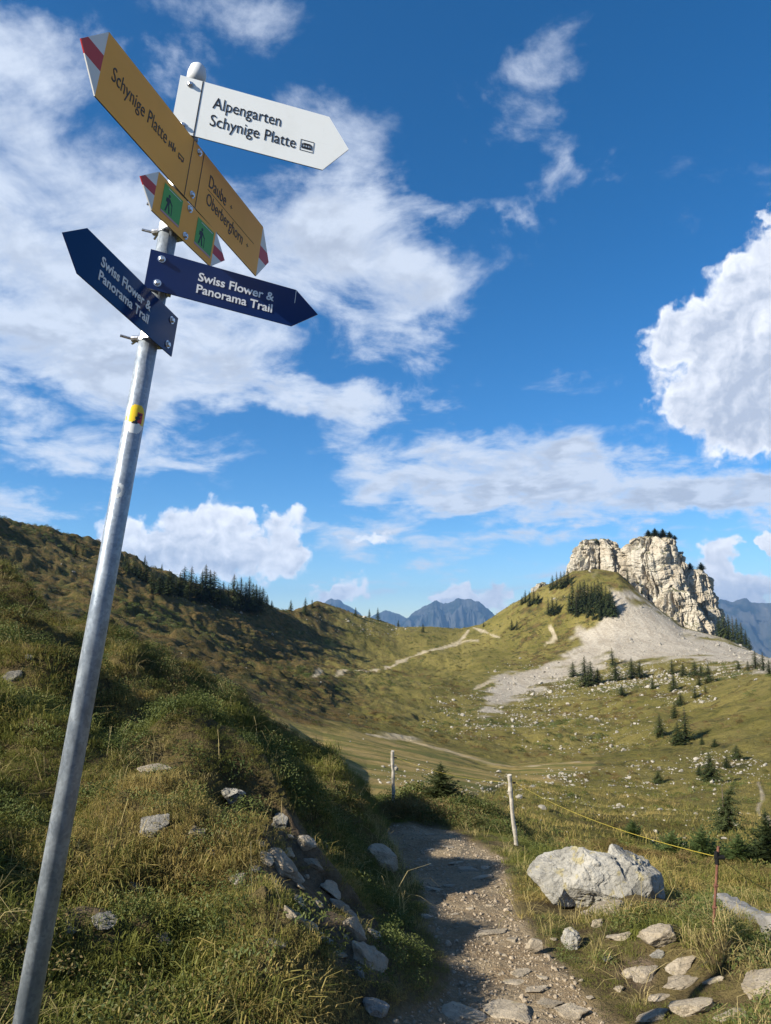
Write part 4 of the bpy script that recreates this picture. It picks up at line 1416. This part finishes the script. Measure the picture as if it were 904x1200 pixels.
# ------------------------------------------------------------------ conifers
def conifer(seed, whorls=24, per=11, wide=.22, sub=4, ragged=.3, low=.06, lean=0.0, zj=.015, dlo=.15, dhi=.5):
    r = random.Random(seed)
    V_, F_, T_ = [], [], []

    def tri(a, b_, c_, d_, t):
        o_ = len(V_)
        V_.extend([a, b_, c_, d_])
        F_.append((o_, o_ + 1, o_ + 2, o_ + 3))
        T_.extend([t] * 4)
    for i in range(whorls):
        u = i / (whorls - 1)
        z = low + (1 - low) * u ** .92 * .97
        R0 = wide * ((1 - u) ** .8) * (.55 + .45 * min(1, u * 6 + .3)) + .012
        nb = max(3, int(per * (1 - .5 * u)))
        a0 = r.random() * 6.28
        for k_ in range(nb):
            a = a0 + 6.283 * k_ / nb + r.uniform(-.35, .35)
            R = R0 * r.uniform(1 - ragged, 1 + ragged * .7)
            zz = z + r.uniform(-zj, zj)
            dr = Vector((math.cos(a), math.sin(a), 0))
            sdv = Vector((-math.sin(a), math.cos(a), 0))
            t = r.random()
            droop = r.uniform(dlo, dhi)
            for s in range(sub):
                f0, f1 = s / sub, (s + 1) / sub
                wdt = R * (.34 if sub > 6 else .52) * (1 - f0 * .7)
                c0 = dr * R * f0 + Vector((lean * zz * zz, 0, zz - droop * R * f0 * f0))
                c1 = dr * R * f1 + Vector((lean * zz * zz, 0, zz - droop * R * f1 * f1 + r.uniform(-.01, .01)))
                for sg in (-1, 1):
                    tipv = c1 + sdv * sg * wdt * r.uniform(.6, 1.2) + Vector((0, 0, r.uniform(-.022, .006)))
                    tri(c0, c0.lerp(c1, .5) + sdv * sg * wdt * .3 + Vector((0, 0, -.006)), tipv, c1, min(1, max(0, t + r.uniform(-.2, .2))))
    me = mesh_np('crown', V_, F_, M_needle)
    at = me.attributes.new('tint', 'FLOAT', 'POINT')
    at.data.foreach_set('value', np.array(T_, np.float32))
    return me


CROWN = [conifer(1), conifer(2, 22, 11, .19), conifer(3, 24, 10, .25), conifer(4, 20, 11, .30, 4, .4), conifer(5, 18, 10, .17, 4, .35)]
BUSHY = [conifer(11, 34, 18, .40, 8, .5, .02, 0, .05, -.5, .25), conifer(12, 30, 18, .50, 8, .55, .02, 0, .07, -.7, .2), conifer(13, 34, 16, .36, 8, .6, .02, .25, .04, 0, .4)]
for me in BUSHY[1:2]:
    me.materials[0] = M_pine
tb = MB()
tb.tube([(0, 0, -.08), (0, 0, .3), (0, 0, .94)], [.022, .017, .003], 7)
TRUNK = tb.mesh('trunk', M_bark, True)


def tree(px, py, h_px, label, var, group=None, rmin=20, rmax=470, name='spruce_tree', wide=1.0, cat='tree', at=None):
    p = hit(px, py, rmin, rmax) if at is None else at
    H = h_px * depth_of(p) / F * 1.15
    o = thing(name, label, cat, tuple(p - Vector((0, 0, H * .03))), group)
    o.scale = (H * wide, H * wide, H)
    o.rotation_euler.z = random.uniform(0, 6.28) if var != 'lean' else 0
    me = BUSHY[2] if var == 'lean' else var
    c = obj('crown', me, o)
    t = obj('trunk', TRUNK, o)
    return o


R_ = random.Random(5)
pick = lambda: R_.choice(CROWN)
# row along the left ridge
ridge_lab = 'dark spruce in the dense row along the crest of the left hillside'
for a, y, h in [(30, 270, 85), (62, 272, 70), (100, 280, 90), (128, 282, 70), (148, 280, 80), (165, 280, 100), (195, 280, 100), (215, 285, 70), (240, 298, 100), (255, 300, 122), (274, 300, 105), (290, 300, 100), (312, 315, 70), (330, 320, 80), (352, 325, 75), (375, 330, 112), (390, 338, 90), (405, 340, 110), (425, 348, 100), (440, 350, 120), (456, 345, 95), (470, 330, 80), (486, 320, 65), (500, 310, 52), (518, 309, 35), (538, 312, 26)]:
    tree(170 + a / 3.616, 620 + y / 3.616, h / 3.2, ridge_lab, pick(), 'spruces along the left ridge', 120, 330, wide=1.5)
for x, y, h in [(136, 668, 14), (181, 690, 22), (188, 694, 24), (199, 698, 24), (210, 700, 22), (222, 704, 26), (236, 706, 22), (258, 712, 24), (276, 714, 22), (292, 718, 20), (150, 672, 17), (157, 675, 22), (164, 677, 15), (171, 681, 22)]:
    tree(x, y, h, ridge_lab, pick(), 'spruces along the left ridge', 120, 330, wide=1.5)
for x, y, h, lab in [(88, 652, 19, 'lone dark spruce on the bare upper left hillside left of the pole'), (97, 651, 10, 'small bush-sized spruce beside the lone one left of the pole'), (147, 668, 19, 'dark spruce standing immediately right of the pole on the hillside'), (170, 658, 9, 'small spruce on the skyline a little right of the pole'), (190, 665, 6, 'tiny spruce on the skyline farther right of the pole'),
                     (54, 627, 4, 'tiny shrub on the skyline far up the left ridge'),
                     (341, 716, 12, 'spruce standing alone in the gap below the end of the ridge row'), (358, 720, 18, 'taller spruce on the little knoll at the end of the left ridge'), (366, 712, 9, 'small spruce on top of the little knoll'),
                     (417, 722, 10, 'leftmost small spruce on the low central crest'), (433, 724, 10, 'small spruce in the middle of the low central crest'), (443, 727, 14, 'tallest spruce on the low central crest'), (467, 735, 8, 'small dark spruce at the right end of the low central crest'), (496, 741, 10, 'squat dark spruce alone on the saddle left of the trail top'),
                     (567, 735, 6, 'small bush right of the trail top on the saddle'), (600, 738, 12, 'left one of two dark spruces on the green slope left of the scree'), (606, 738, 12, 'right one of two dark spruces on the green slope left of the scree'), (586, 735, 5, 'tiny shrub above the side trail on the saddle slope')]:
    tree(x, y, h, lab, pick(), None, 100, 440, wide=1.2)
# groves round the limestone peak
gl = 'dark spruce in the dense grove on the slope under the left rock tower'
for x, y, h in [(672, 718, 34), (676, 722, 28), (681, 713, 30), (686, 709, 28), (690, 712, 26), (694, 706, 22), (698, 711, 28), (702, 708, 28), (706, 712, 28), (711, 716, 28), (716, 720, 28), (719, 722, 24), (678, 716, 30), (684, 718, 28), (692, 720, 22), (700, 718, 26), (704, 722, 22), (713, 722, 24), (668, 716, 20), (688, 724, 14), (696, 726, 12), (703, 727, 12)]:
    tree(x, y, h, gl, pick(), 'spruces under the left rock tower', 300, 440)
gl = 'dark spruce in the small stand on the shoulder left of the rock towers'
for x, y, h in [(648, 690, 15), (653, 690, 19), (658, 690, 19), (662, 688, 18), (666, 684, 18), (670, 686, 12), (645, 692, 10)]:
    tree(x, y, h, gl, pick(), 'spruces on the left shoulder', 300, 440)
gl = 'dark stubby spruce in the low clump on the upper left slope of the peak'
for x, y, h in [(616, 707, 14), (621, 710, 16), (626, 708, 16), (631, 707, 12), (612, 708, 9), (643, 720, 19), (648, 721, 20), (653, 719, 18)]:
    tree(x, y, h, gl, pick(), 'stubby spruces on the peak slope', 300, 440, wide=1.3)
gl = 'dark spruce in the tight row on the steep slope right of the cliff foot'
for x, y, h in [(843, 740, 22), (849, 744, 26), (855, 748, 28), (860, 752, 28), (865, 755, 28), (870, 757, 26), (875, 759, 20), (879, 762, 14)]:
    tree(x, y, h, gl, pick(), 'spruces right of the cliff foot', 300, 440)
for x, y, h, lab, d in [(759, 716, 30, 'tall slim spruce against the left foot of the high cliff', 383), (765, 722, 26, 'spruce second from left against the foot of the high cliff', 378), (770, 726, 18, 'smallest spruce against the foot of the high cliff', 374), (736, 682, 18, 'dark spruce in the notch between the two rock towers', None), (752, 692, 10, 'small spruce at the upper left edge of the high cliff', None)]:
    at = None
    if d:
        v = at_depth(x, y, d)
        at = v
    tree(x, y, h, lab, pick(), None, 300, 440, at=at)
for x, y, h, lab in [(672, 793, 16, 'leftmost dwarf spruce in the rubble below the scree'), (686, 804, 32, 'tall dark spruce of the left clump in the rubble below the scree'), (693, 803, 26, 'spruce right of the tall one in the left clump below the scree'), (701, 800, 16, 'low spruce ending the left clump below the scree'),
                     (718, 780, 19, 'small spruce standing on the lower rim of the scree'), (722, 798, 22, 'slim spruce below the one on the scree rim'), (741, 795, 22, 'broad dark spruce in the middle of the rubble below the scree'), (750, 794, 18, 'spruce touching the broad one in the middle of the rubble'), (729, 815, 12, 'tiny lone spruce low in the rubble field'), (765, 807, 12, 'tiny spruce between the two rubble clumps'),
                     (790, 810, 18, 'spruce at the left foot of the right rubble clump'), (788, 790, 16, 'upper left bushy spruce of the right rubble clump'), (801, 792, 14, 'second bushy spruce of the right rubble clump'), (815, 792, 16, 'upper right spruce of the right rubble clump'), (822, 793, 14, 'spruce at the top right corner of the right rubble clump'), (831, 800, 20, 'tallest spruce at the right end of the rubble field'), (820, 804, 12, 'low spruce beneath the tallest at the right end of the rubble'), (815, 818, 14, 'dwarf spruce below the right rubble clump'), (827, 813, 10, 'tiny spruce below the right end of the rubble'),
                     (798, 826, 14, 'bushy spruce above the pair beside the meadow knoll'), (791, 841, 16, 'dark bushy spruce just above the tall meadow pair'), (774, 863, 24, 'left spruce of the pair on the meadow knoll'), (804, 868, 36, 'tall dark spruce of the pair on the meadow knoll'), (795, 873, 24, 'lower front spruce of the meadow knoll'),
                     (823, 873, 9, 'round dwarf pine right of the meadow knoll'), (838, 875, 9, 'dwarf pine farther right of the meadow knoll'), (864, 890, 16, 'dark bush on the white rubble at right'), (852, 900, 15, 'dark bush left of the one on the white rubble'), (820, 908, 11, 'small dwarf pine on the left edge of the white rubble'), (833, 917, 32, 'pointed dark spruce standing on the white rubble'), (772, 917, 14, 'tiny dark spruce alone among pale stones in the lower meadow'),
                     (866, 786, 11, 'left spruce in the group above the right meadow'), (877, 786, 11, 'second spruce in the group above the right meadow'), (886, 784, 20, 'tallest spruce in the group above the right meadow'), (895, 786, 20, 'broad spruce in the group above the right meadow'), (902, 790, 16, 'spruce at the right edge of the picture above the meadow')]:
    tree(x, y, h, lab, pick(), None, 30, 440, wide=1.85)
def on_rock(px, py):
    """first point of a rock face met when looking a little lower and lower from a pixel"""
    dg = bpy.context.evaluated_depsgraph_get()
    for k_ in range(40):
        d = Vector(tuple(ray(px, py + k_ * .7))).normalized()
        ok, loc, nn_, ii_, ob_, mm_ = S.ray_cast(dg, d * 60, d)
        if ok and ob_.name.startswith('rock_face'):
            return loc + Vector((d.x, d.y, 0)).normalized() * .6
    return at_depth(px, py, 392)


for x, y, h in [(760, 628, 7), (768, 624, 9), (777, 624, 9), (785, 625, 7), (791, 628, 5)]:
    tree(x, y, h, 'small dark dwarf pine on the flat top of the high limestone tower', BUSHY[0], 'dwarf pines on the high tower', 300, 440, name='dwarf_pine', wide=1.6, at=on_rock(x, y))
for x, y, h, lab in [(822, 664, 8, 'round dark bush on the right shoulder of the high tower'), (809, 652, 7, 'small dark bush beside the pinnacle of the high tower'), (700, 637, 5, 'tiny dark bush on top of the lower left tower')]:
    tree(x, y, h, lab, BUSHY[0], None, 300, 440, name='dwarf_pine', wide=1.6, at=on_rock(x, y))
tree(850, 978, 54, 'dark spruce leaning to the right behind the yellow rope', 'lean', None, 20, 60, wide=1.0)
tree(742, 981, 18, 'small round dark bush among stones above the boulder', BUSHY[1], None, 18, 60, name='dwarf_pine', wide=1.1)
tree(517, 946, 46, 'small dark spruce growing beyond the footpath bend between the two fence posts', BUSHY[0], None, 9.5, 30, wide=1.35)
tree(540, 951, 16, 'low dark dwarf pine right beside the small spruce at the path bend', BUSHY[1], None, 9.5, 30, name='dwarf_pine', wide=1.6)
tree(826, 1040, 44, 'bright green young pine left of the red stake', BUSHY[1], None, 12, 30, name='young_pine')
tree(868, 1036, 40, 'bright green young pine right of the red stake', BUSHY[1], None, 12, 30, name='young_pine', wide=1.1)
tree(903, 1036, 62, 'dark young pine at the right edge behind the yellow rope', BUSHY[0], None, 12, 30, name='young_pine')
tree(790, 1026, 34, 'low dwarf pine between the boulder and the young pines', BUSHY[1], None, 12, 30, name='dwarf_pine', wide=1.3)


# ------------------------------------------------------------------ loose vegetation and rubble: scattered copies, one object per kind
SRC = bpy.data.collections.new('scatter_sources')


def source(col_, name, me):
    o = bpy.data.objects.new(name, me)
    col_.objects.link(o)


def scatter(name, pts, rot, scl, tone, sources, idx):
    col_ = bpy.data.collections.new(name + '_source')
    for i, me in enumerate(sources):
        source(col_, f'{name}_source_{i:02d}', me)
    me = bpy.data.meshes.new(name)
    n = len(pts)
    me.vertices.add(n)
    me.vertices.foreach_set('co', np.ascontiguousarray(pts, np.float32).ravel())
    a = me.attributes.new('rot', 'FLOAT_VECTOR', 'POINT')
    a.data.foreach_set('vector', np.ascontiguousarray(rot, np.float32).ravel())
    for nm, arr in (('scl', scl), ('tone', tone)):
        a = me.attributes.new(nm, 'FLOAT', 'POINT')
        a.data.foreach_set('value', np.ascontiguousarray(arr, np.float32))
    a = me.attributes.new('idx', 'INT', 'POINT')
    a.data.foreach_set('value', np.ascontiguousarray(idx, np.int32))
    o = obj(name, me, kind='stuff')
    ng = bpy.data.node_groups.new(name, 'GeometryNodeTree')
    ng.interface.new_socket('Geometry', in_out='INPUT', socket_type='NodeSocketGeometry')
    ng.interface.new_socket('Geometry', in_out='OUTPUT', socket_type='NodeSocketGeometry')
    N = ng.nodes
    gi, go = N.new('NodeGroupInput'), N.new('NodeGroupOutput')
    ci = N.new('GeometryNodeCollectionInfo')
    ci.inputs['Collection'].default_value = col_
    ci.inputs['Separate Children'].default_value = True
    ci.inputs['Reset Children'].default_value = True
    ip = N.new('GeometryNodeInstanceOnPoints')
    ip.inputs['Pick Instance'].default_value = True

    def na(nm, dt):
        q = N.new('GeometryNodeInputNamedAttribute')
        q.data_type = dt
        q.inputs['Name'].default_value = nm
        return q.outputs['Attribute']
    e2r = N.new('FunctionNodeEulerToRotation')
    L = ng.links.new
    L(na('rot', 'FLOAT_VECTOR'), e2r.inputs[0])
    L(gi.outputs[0], ip.inputs['Points'])
    L(ci.outputs[0], ip.inputs['Instance'])
    L(na('idx', 'INT'), ip.inputs['Instance Index'])
    L(e2r.outputs[0], ip.inputs['Rotation'])
    L(na('scl', 'FLOAT'), ip.inputs['Scale'])
    L(ip.outputs[0], go.inputs[0])
    md = o.modifiers.new('scatter', 'NODES')
    md.node_group = ng
    return o


def tuft(seed, n, h0, h1, spread, wd, droop, m):
    r = random.Random(seed)
    V_, F_, T_ = [], [], []
    for _ in range(n):
        a, d = r.random() * 6.283, spread * math.sqrt(r.random())
        p = Vector((d * math.cos(a), d * math.sin(a), -.02))
        h = r.uniform(h0, h1)
        la = a + r.uniform(-1.2, 1.2)
        ld = Vector((math.cos(la), math.sin(la), 0)) * r.uniform(.15, 1.0) * droop
        sdv = Vector((-math.sin(la + r.uniform(-.8, .8)), math.cos(la), 0)).normalized() * wd * .5
        p1 = p + Vector((0, 0, h * .5)) + ld * h * .25
        p2 = p + Vector((0, 0, h * (.85 - .25 * droop))) + ld * h * .7
        p3 = p + Vector((0, 0, h * (.95 - .55 * droop))) + ld * h * 1.15
        o_ = len(V_)
        V_.extend([p - sdv, p + sdv, p1 - sdv * .85, p1 + sdv * .85, p2 - sdv * .55, p2 + sdv * .55, p3])
        F_.extend([(o_, o_ + 1, o_ + 3, o_ + 2), (o_ + 2, o_ + 3, o_ + 5, o_ + 4), (o_ + 4, o_ + 5, o_ + 6)])
        t = r.random()
        T_.extend([t] * 7)
    me = mesh_np('tuft', V_, F_, m)
    at = me.attributes.new('tint', 'FLOAT', 'POINT')
    at.data.foreach_set('value', np.array(T_, np.float32))
    return me


def shrublet(seed, n, R, hgt, leaf, m):
    r = random.Random(seed)
    V_, F_, T_ = [], [], []
    for _ in range(n):
        a, b_ = r.random() * 6.283, math.asin(r.random() ** .7)
        k_ = r.uniform(.55, 1.0)
        c = Vector((R * k_ * math.cos(b_) * math.cos(a), R * k_ * math.cos(b_) * math.sin(a), hgt * k_ * math.sin(b_)))
        n1 = Vector((r.gauss(0, 1), r.gauss(0, 1), r.gauss(.3, 1))).normalized()
        n2 = n1.orthogonal().normalized()
        l, w_ = leaf * r.uniform(.7, 1.3), leaf * r.uniform(.3, .5)
        o_ = len(V_)
        V_.extend([c - n1 * l * .5, c + n2 * w_ * .5, c + n1 * l * .5, c - n2 * w_ * .5])
        F_.append((o_, o_ + 1, o_ + 2, o_ + 3))
        T_.extend([r.random()] * 4)
    me = mesh_np('shrub', V_, F_, m)
    at = me.attributes.new('tint', 'FLOAT', 'POINT')
    at.data.foreach_set('value', np.array(T_, np.float32))
    return me


def clear(x, y, k=1.0):
    ok = np.ones(len(x), bool)
    for sx, sy, sr in STONES:
        ok &= np.hypot(x - sx, y - sy) > sr * k
    return ok


def sample(n, r0, r1, pw=2.0, a0=-31.0, a1=31.0):
    u = rng.random(n)
    r = (r0 ** pw + u * (r1 ** pw - r0 ** pw)) ** (1 / pw)
    a = np.radians(rng.uniform(a0, a1, n))
    return r * np.sin(a), r * np.cos(a), r


def emit(name, x, y, keep, scl, tone, sources, lift=0.0, tilt=.25):
    x, y, scl, tone = x[keep], y[keep], scl[keep], tone[keep]
    z = zat_np(x, y)
    n = len(x)
    rot = np.stack([rng.normal(0, tilt, n), rng.normal(0, tilt, n), rng.uniform(0, 6.283, n)], -1)
    return scatter(name, np.stack([x, y, z + lift * scl], -1), rot, scl, tone, sources, rng.integers(0, len(sources), n))


GT = [tuft(1, 40, .02, .06, .07, .003, 1.1, M_grass), tuft(2, 44, .025, .085, .08, .0028, 1.2, M_grass), tuft(3, 52, .02, .05, .08, .0028, 1.0, M_grass)]
ST = [tuft(5, 22, .07, .18, .05, .003, 1.1, M_straw), tuft(6, 14, .08, .25, .05, .0025, 1.0, M_straw), tuft(7, 26, .05, .14, .06, .003, 1.2, M_straw)]
SH = [shrublet(1, 300, .11, .09, .012, M_leaf), shrublet(2, 340, .13, .07, .011, M_leaf), shrublet(3, 260, .10, .11, .014, M_leaf)]

lipf = lambda a, b: sstep(0.0, 0.4, zat_np(a, b, -np.maximum(sdp, -400) / scale_px))
slabz = lambda a, b: sstep(640, 680, a) * sstep(1060, 1090, b)
x, y, r = sample(84000, 1.7, 14.0, 1.5)
steep = np.hypot(zat_np(x + .08, y) - zat_np(x - .08, y), zat_np(x, y + .08) - zat_np(x, y - .08)) / .16
steepf = np.clip(.55 + .75 * steep, 0, 1.6)
dmask, zz = zat_np(x, y, dirt), zat_np(x, y)
pxx, pyy = project(x, y, zz)
veg = fbm(x * .8, y * .8, oct=3, seed=31)
sp = fbm(x * 2.5, y * 2.5, oct=2, seed=33)
off = (dmask < 0.25 + 0.2 * rng.random(len(x))) & (zat_np(x, y, earth) < .3 + 1.1 * rng.random(len(x)))
rightside = sstep(560, 640, pxx)
slab = rightside * sstep(1060, 1110, pyy)
keep = off & (rng.random(len(x)) < (0.8 + 0.35 * veg) * (1 - .2 * slab) * steepf) & (zat_np(x, y, clump) > -.55 + .4 * rng.random(len(x)) - .2 - .5 * steep) & clear(x, y, .95)
lush = np.clip(fbm(x * 1.1 + 5, y * 1.1, oct=2, seed=35), -.6, 1)
emit('grass', x, y, keep, rng.uniform(.7, 1.3, len(x)) * (1 - .3 * slab) * (.85 + .35 * np.clip(zat_np(x, y, clump), -.6, 1)) * (1 + .25 * rightside + .6 * lush * (1 - slab)) * (.5 + .5 * lipf(x, y)), np.clip(.18 + .45 * veg + .25 * rng.random(len(x)), 0, 1), GT)
x, y, r = sample(8500, 1.7, 16.0, 1.6)
dmask, zz = zat_np(x, y, dirt), zat_np(x, y)
pxx, pyy = project(x, y, zz)
veg = fbm(x * .6 + 9, y * .6, oct=3, seed=37)
boost = sstep(780, 830, pxx) * sstep(1050, 1080, pyy) * sstep(1160, 1130, pyy) + sstep(60, -10, pxx) * sstep(760, 700, pyy)
keep = (dmask < .2) & (rng.random(len(x)) < (.12 + .55 * veg + .5 * boost - .15 * slabz(pxx, pyy)) * (1 - .8 * zat_np(x, y, earth))) & clear(x, y, 1.05)
emit('dry_grass', x, y, keep, rng.uniform(.6, 1.25, len(x)), rng.random(len(x)) * .6, ST)
x, y, r = sample(17000, 1.7, 15.0, 1.6)
dmask, zz = zat_np(x, y, dirt), zat_np(x, y)
pxx, pyy = project(x, y, zz)
veg = fbm(x * .7 + 4, y * .7 + 4, oct=3, seed=41)
rim = sstep(430, 460, pxx) * sstep(620, 590, pxx) * sstep(8.0, 8.5, r)
leftb = sstep(520, 420, pxx)
mound = sstep(4.4, 5.4, r) * sstep(470, 400, pxx) * sstep(-.5, .3, fbm(x * .9 + 2, y * .9, oct=2, seed=45))
keep = (dmask < .2) & (zat_np(x, y, earth) < .5 + .3 * rng.random(len(x))) & (rng.random(len(x)) < .14 + .95 * np.clip(veg + .1, 0, 1) * (leftb + .35) * sstep(2.4, 4.2, r) + .75 * rim + .2 * sstep(9, 11, r) + .55 * mound) & clear(x, y, 1.35)
emit('undergrowth', x, y, keep, rng.uniform(.6, 1.5, len(x)) * (1 + .6 * rim) * (.45 + .55 * np.maximum(rim, lipf(x, y))), np.clip(.2 + .5 * fbm(x * .5, y * .5, oct=2, seed=43) + .3 * rng.random(len(x)), 0, 1), SH)

# single long bent stalks over the bank
LS = [tuft(31, 1, .35, .5, .01, .0032, .9, M_straw), tuft(32, 2, .3, .5, .03, .0030, 1.1, M_straw), tuft(33, 1, .4, .55, .01, .0034, 1.3, M_straw)]
x, y, r = sample(260, 1.8, 8.0, 1.5)
pxx, pyy = project(x, y, zat_np(x, y))
keep = (zat_np(x, y, dirt) < .1) & ((pxx < 520) | (pxx > 700)) & clear(x, y, 1.0)
emit('dry_stalks', x, y, keep, rng.uniform(.5, 1.0, len(x)), rng.random(len(x)), LS)

# middle distance
GM = [tuft(21, 14, .10, .26, .16, .012, .8, M_grass), tuft(22, 12, .12, .3, .18, .012, .9, M_grass)]
x, y, r = sample(26000, 12.0, 70.0, 1.15)
md_, tr_ = zat_np(x, y, meadow), zat_np(x, y, trail)
veg = fbm(x * .25, y * .25, oct=3, seed=51)
keep = (rng.random(len(x)) < .5 + .4 * veg) & (md_ < .45) & (tr_ < .3)
emit('pasture_grass', x, y, keep, rng.uniform(.6, 1.3, len(x)), np.clip(.35 + .5 * veg, 0, 1), GM)
SM = [shrublet(11, 90, .5, .36, .13, M_leaf), shrublet(12, 110, .6, .30, .12, M_leaf), shrublet(13, 80, .45, .42, .14, M_leaf)]
x, y, r = sample(62000, 11.0, 430.0, 1.2)
zz = zat_np(x, y)
pxx, pyy = project(x, y, zz)
hth, md_, sc_, tr_ = zat_np(x, y, heath), zat_np(x, y, meadow), zat_np(x, y, scree), zat_np(x, y, trail)
veg = fbm(x * .09, y * .09, oct=4, seed=55)
rbb = zat_np(x, y, rub) * sstep(120, 160, r)
keep = (rng.random(len(x)) < np.clip(.1 + .55 * veg, 0, 1) * (.25 + .9 * hth) + .05 + .22 * rbb * np.clip(veg + .4, 0, 1)) & (md_ < .2) & (sc_ < .2) & (tr_ < .2)
emit('heath_shrubs', x, y, keep, rng.uniform(.5, 1.4, len(x)) * np.clip(.35 + r / 160, .4, 1.6), np.clip(.35 + .5 * fbm(x * .06, y * .06, oct=2, seed=57) + .4 * rng.random(len(x)), 0, 1), SM)
RB = []
for s in range(6):
    RB.append(rock_mesh('rubble_stone', 500 + s, (1, .8, .6), 2, M_rubble, 10, .12, None, 0, .4, .75))
x, y, r = sample(300000, 13.0, 440.0, 1.15)
rb_, sc_, md_ = zat_np(x, y, rub), zat_np(x, y, scree), zat_np(x, y, meadow)
cl = fbm(x * .12, y * .12, oct=3, seed=61)
keep = rng.random(len(x)) < np.clip(rb_ * (.25 + 1.2 * np.clip(cl + .15, 0, 1)), 0, 1) * (1 - sc_) * .8 + .13 * sc_ + .0015
szs = np.exp(rng.normal(-1.85, .72, len(x))) * np.clip(.3 + r / 200, .35, 1.7)
szs = np.minimum(szs, .14 + r * .0075)
emit('rubble', x, y, keep, szs, rng.random(len(x)), RB, .12, .4)
# grit on the footpath
x, y, r = sample(16000, 2.6, 9.0, 1.4, -6, 20)
keep = (zat_np(x, y, dirt) > .6)
emit('gravel', x, y, keep, np.exp(rng.normal(-4.45, .5, len(x))), rng.random(len(x)), [rock_mesh('grit', 600 + s, (1, .8, .6), 1, M_grit, 5, .03) for s in range(3)], .1, .5)

# ------------------------------------------------------------------ air
me = bpy.data.meshes.new('haze')
hx, hy, z0, z1 = 14000, 14000, -830.0, 720.0
mbx = MB()
mbx.add([(-hx, -hy, z0), (hx, -hy, z0), (hx, hy, z0), (-hx, hy, z0), (-hx, -hy, z1), (hx, -hy, z1), (hx, hy, z1), (-hx, hy, z1)],
        [(3, 2, 1, 0), (4, 5, 6, 7), (0, 1, 5, 4), (1, 2, 6, 5), (2, 3, 7, 6), (3, 0, 4, 7)])
mh = bpy.data.materials.new('air')
mh.use_nodes = True
g = NT(mh.node_tree)
pv = g.n('ShaderNodeVolumePrincipled')
pv.inputs['Color'].default_value = (0.30, 0.58, 1.0, 1)
pv.inputs['Density'].default_value = 6.0e-5
pv.inputs['Anisotropy'].default_value = 0.3
g.n('ShaderNodeOutputMaterial', {'Volume': pv})
obj('haze', mbx.mesh('haze', mh), kind='stuff')
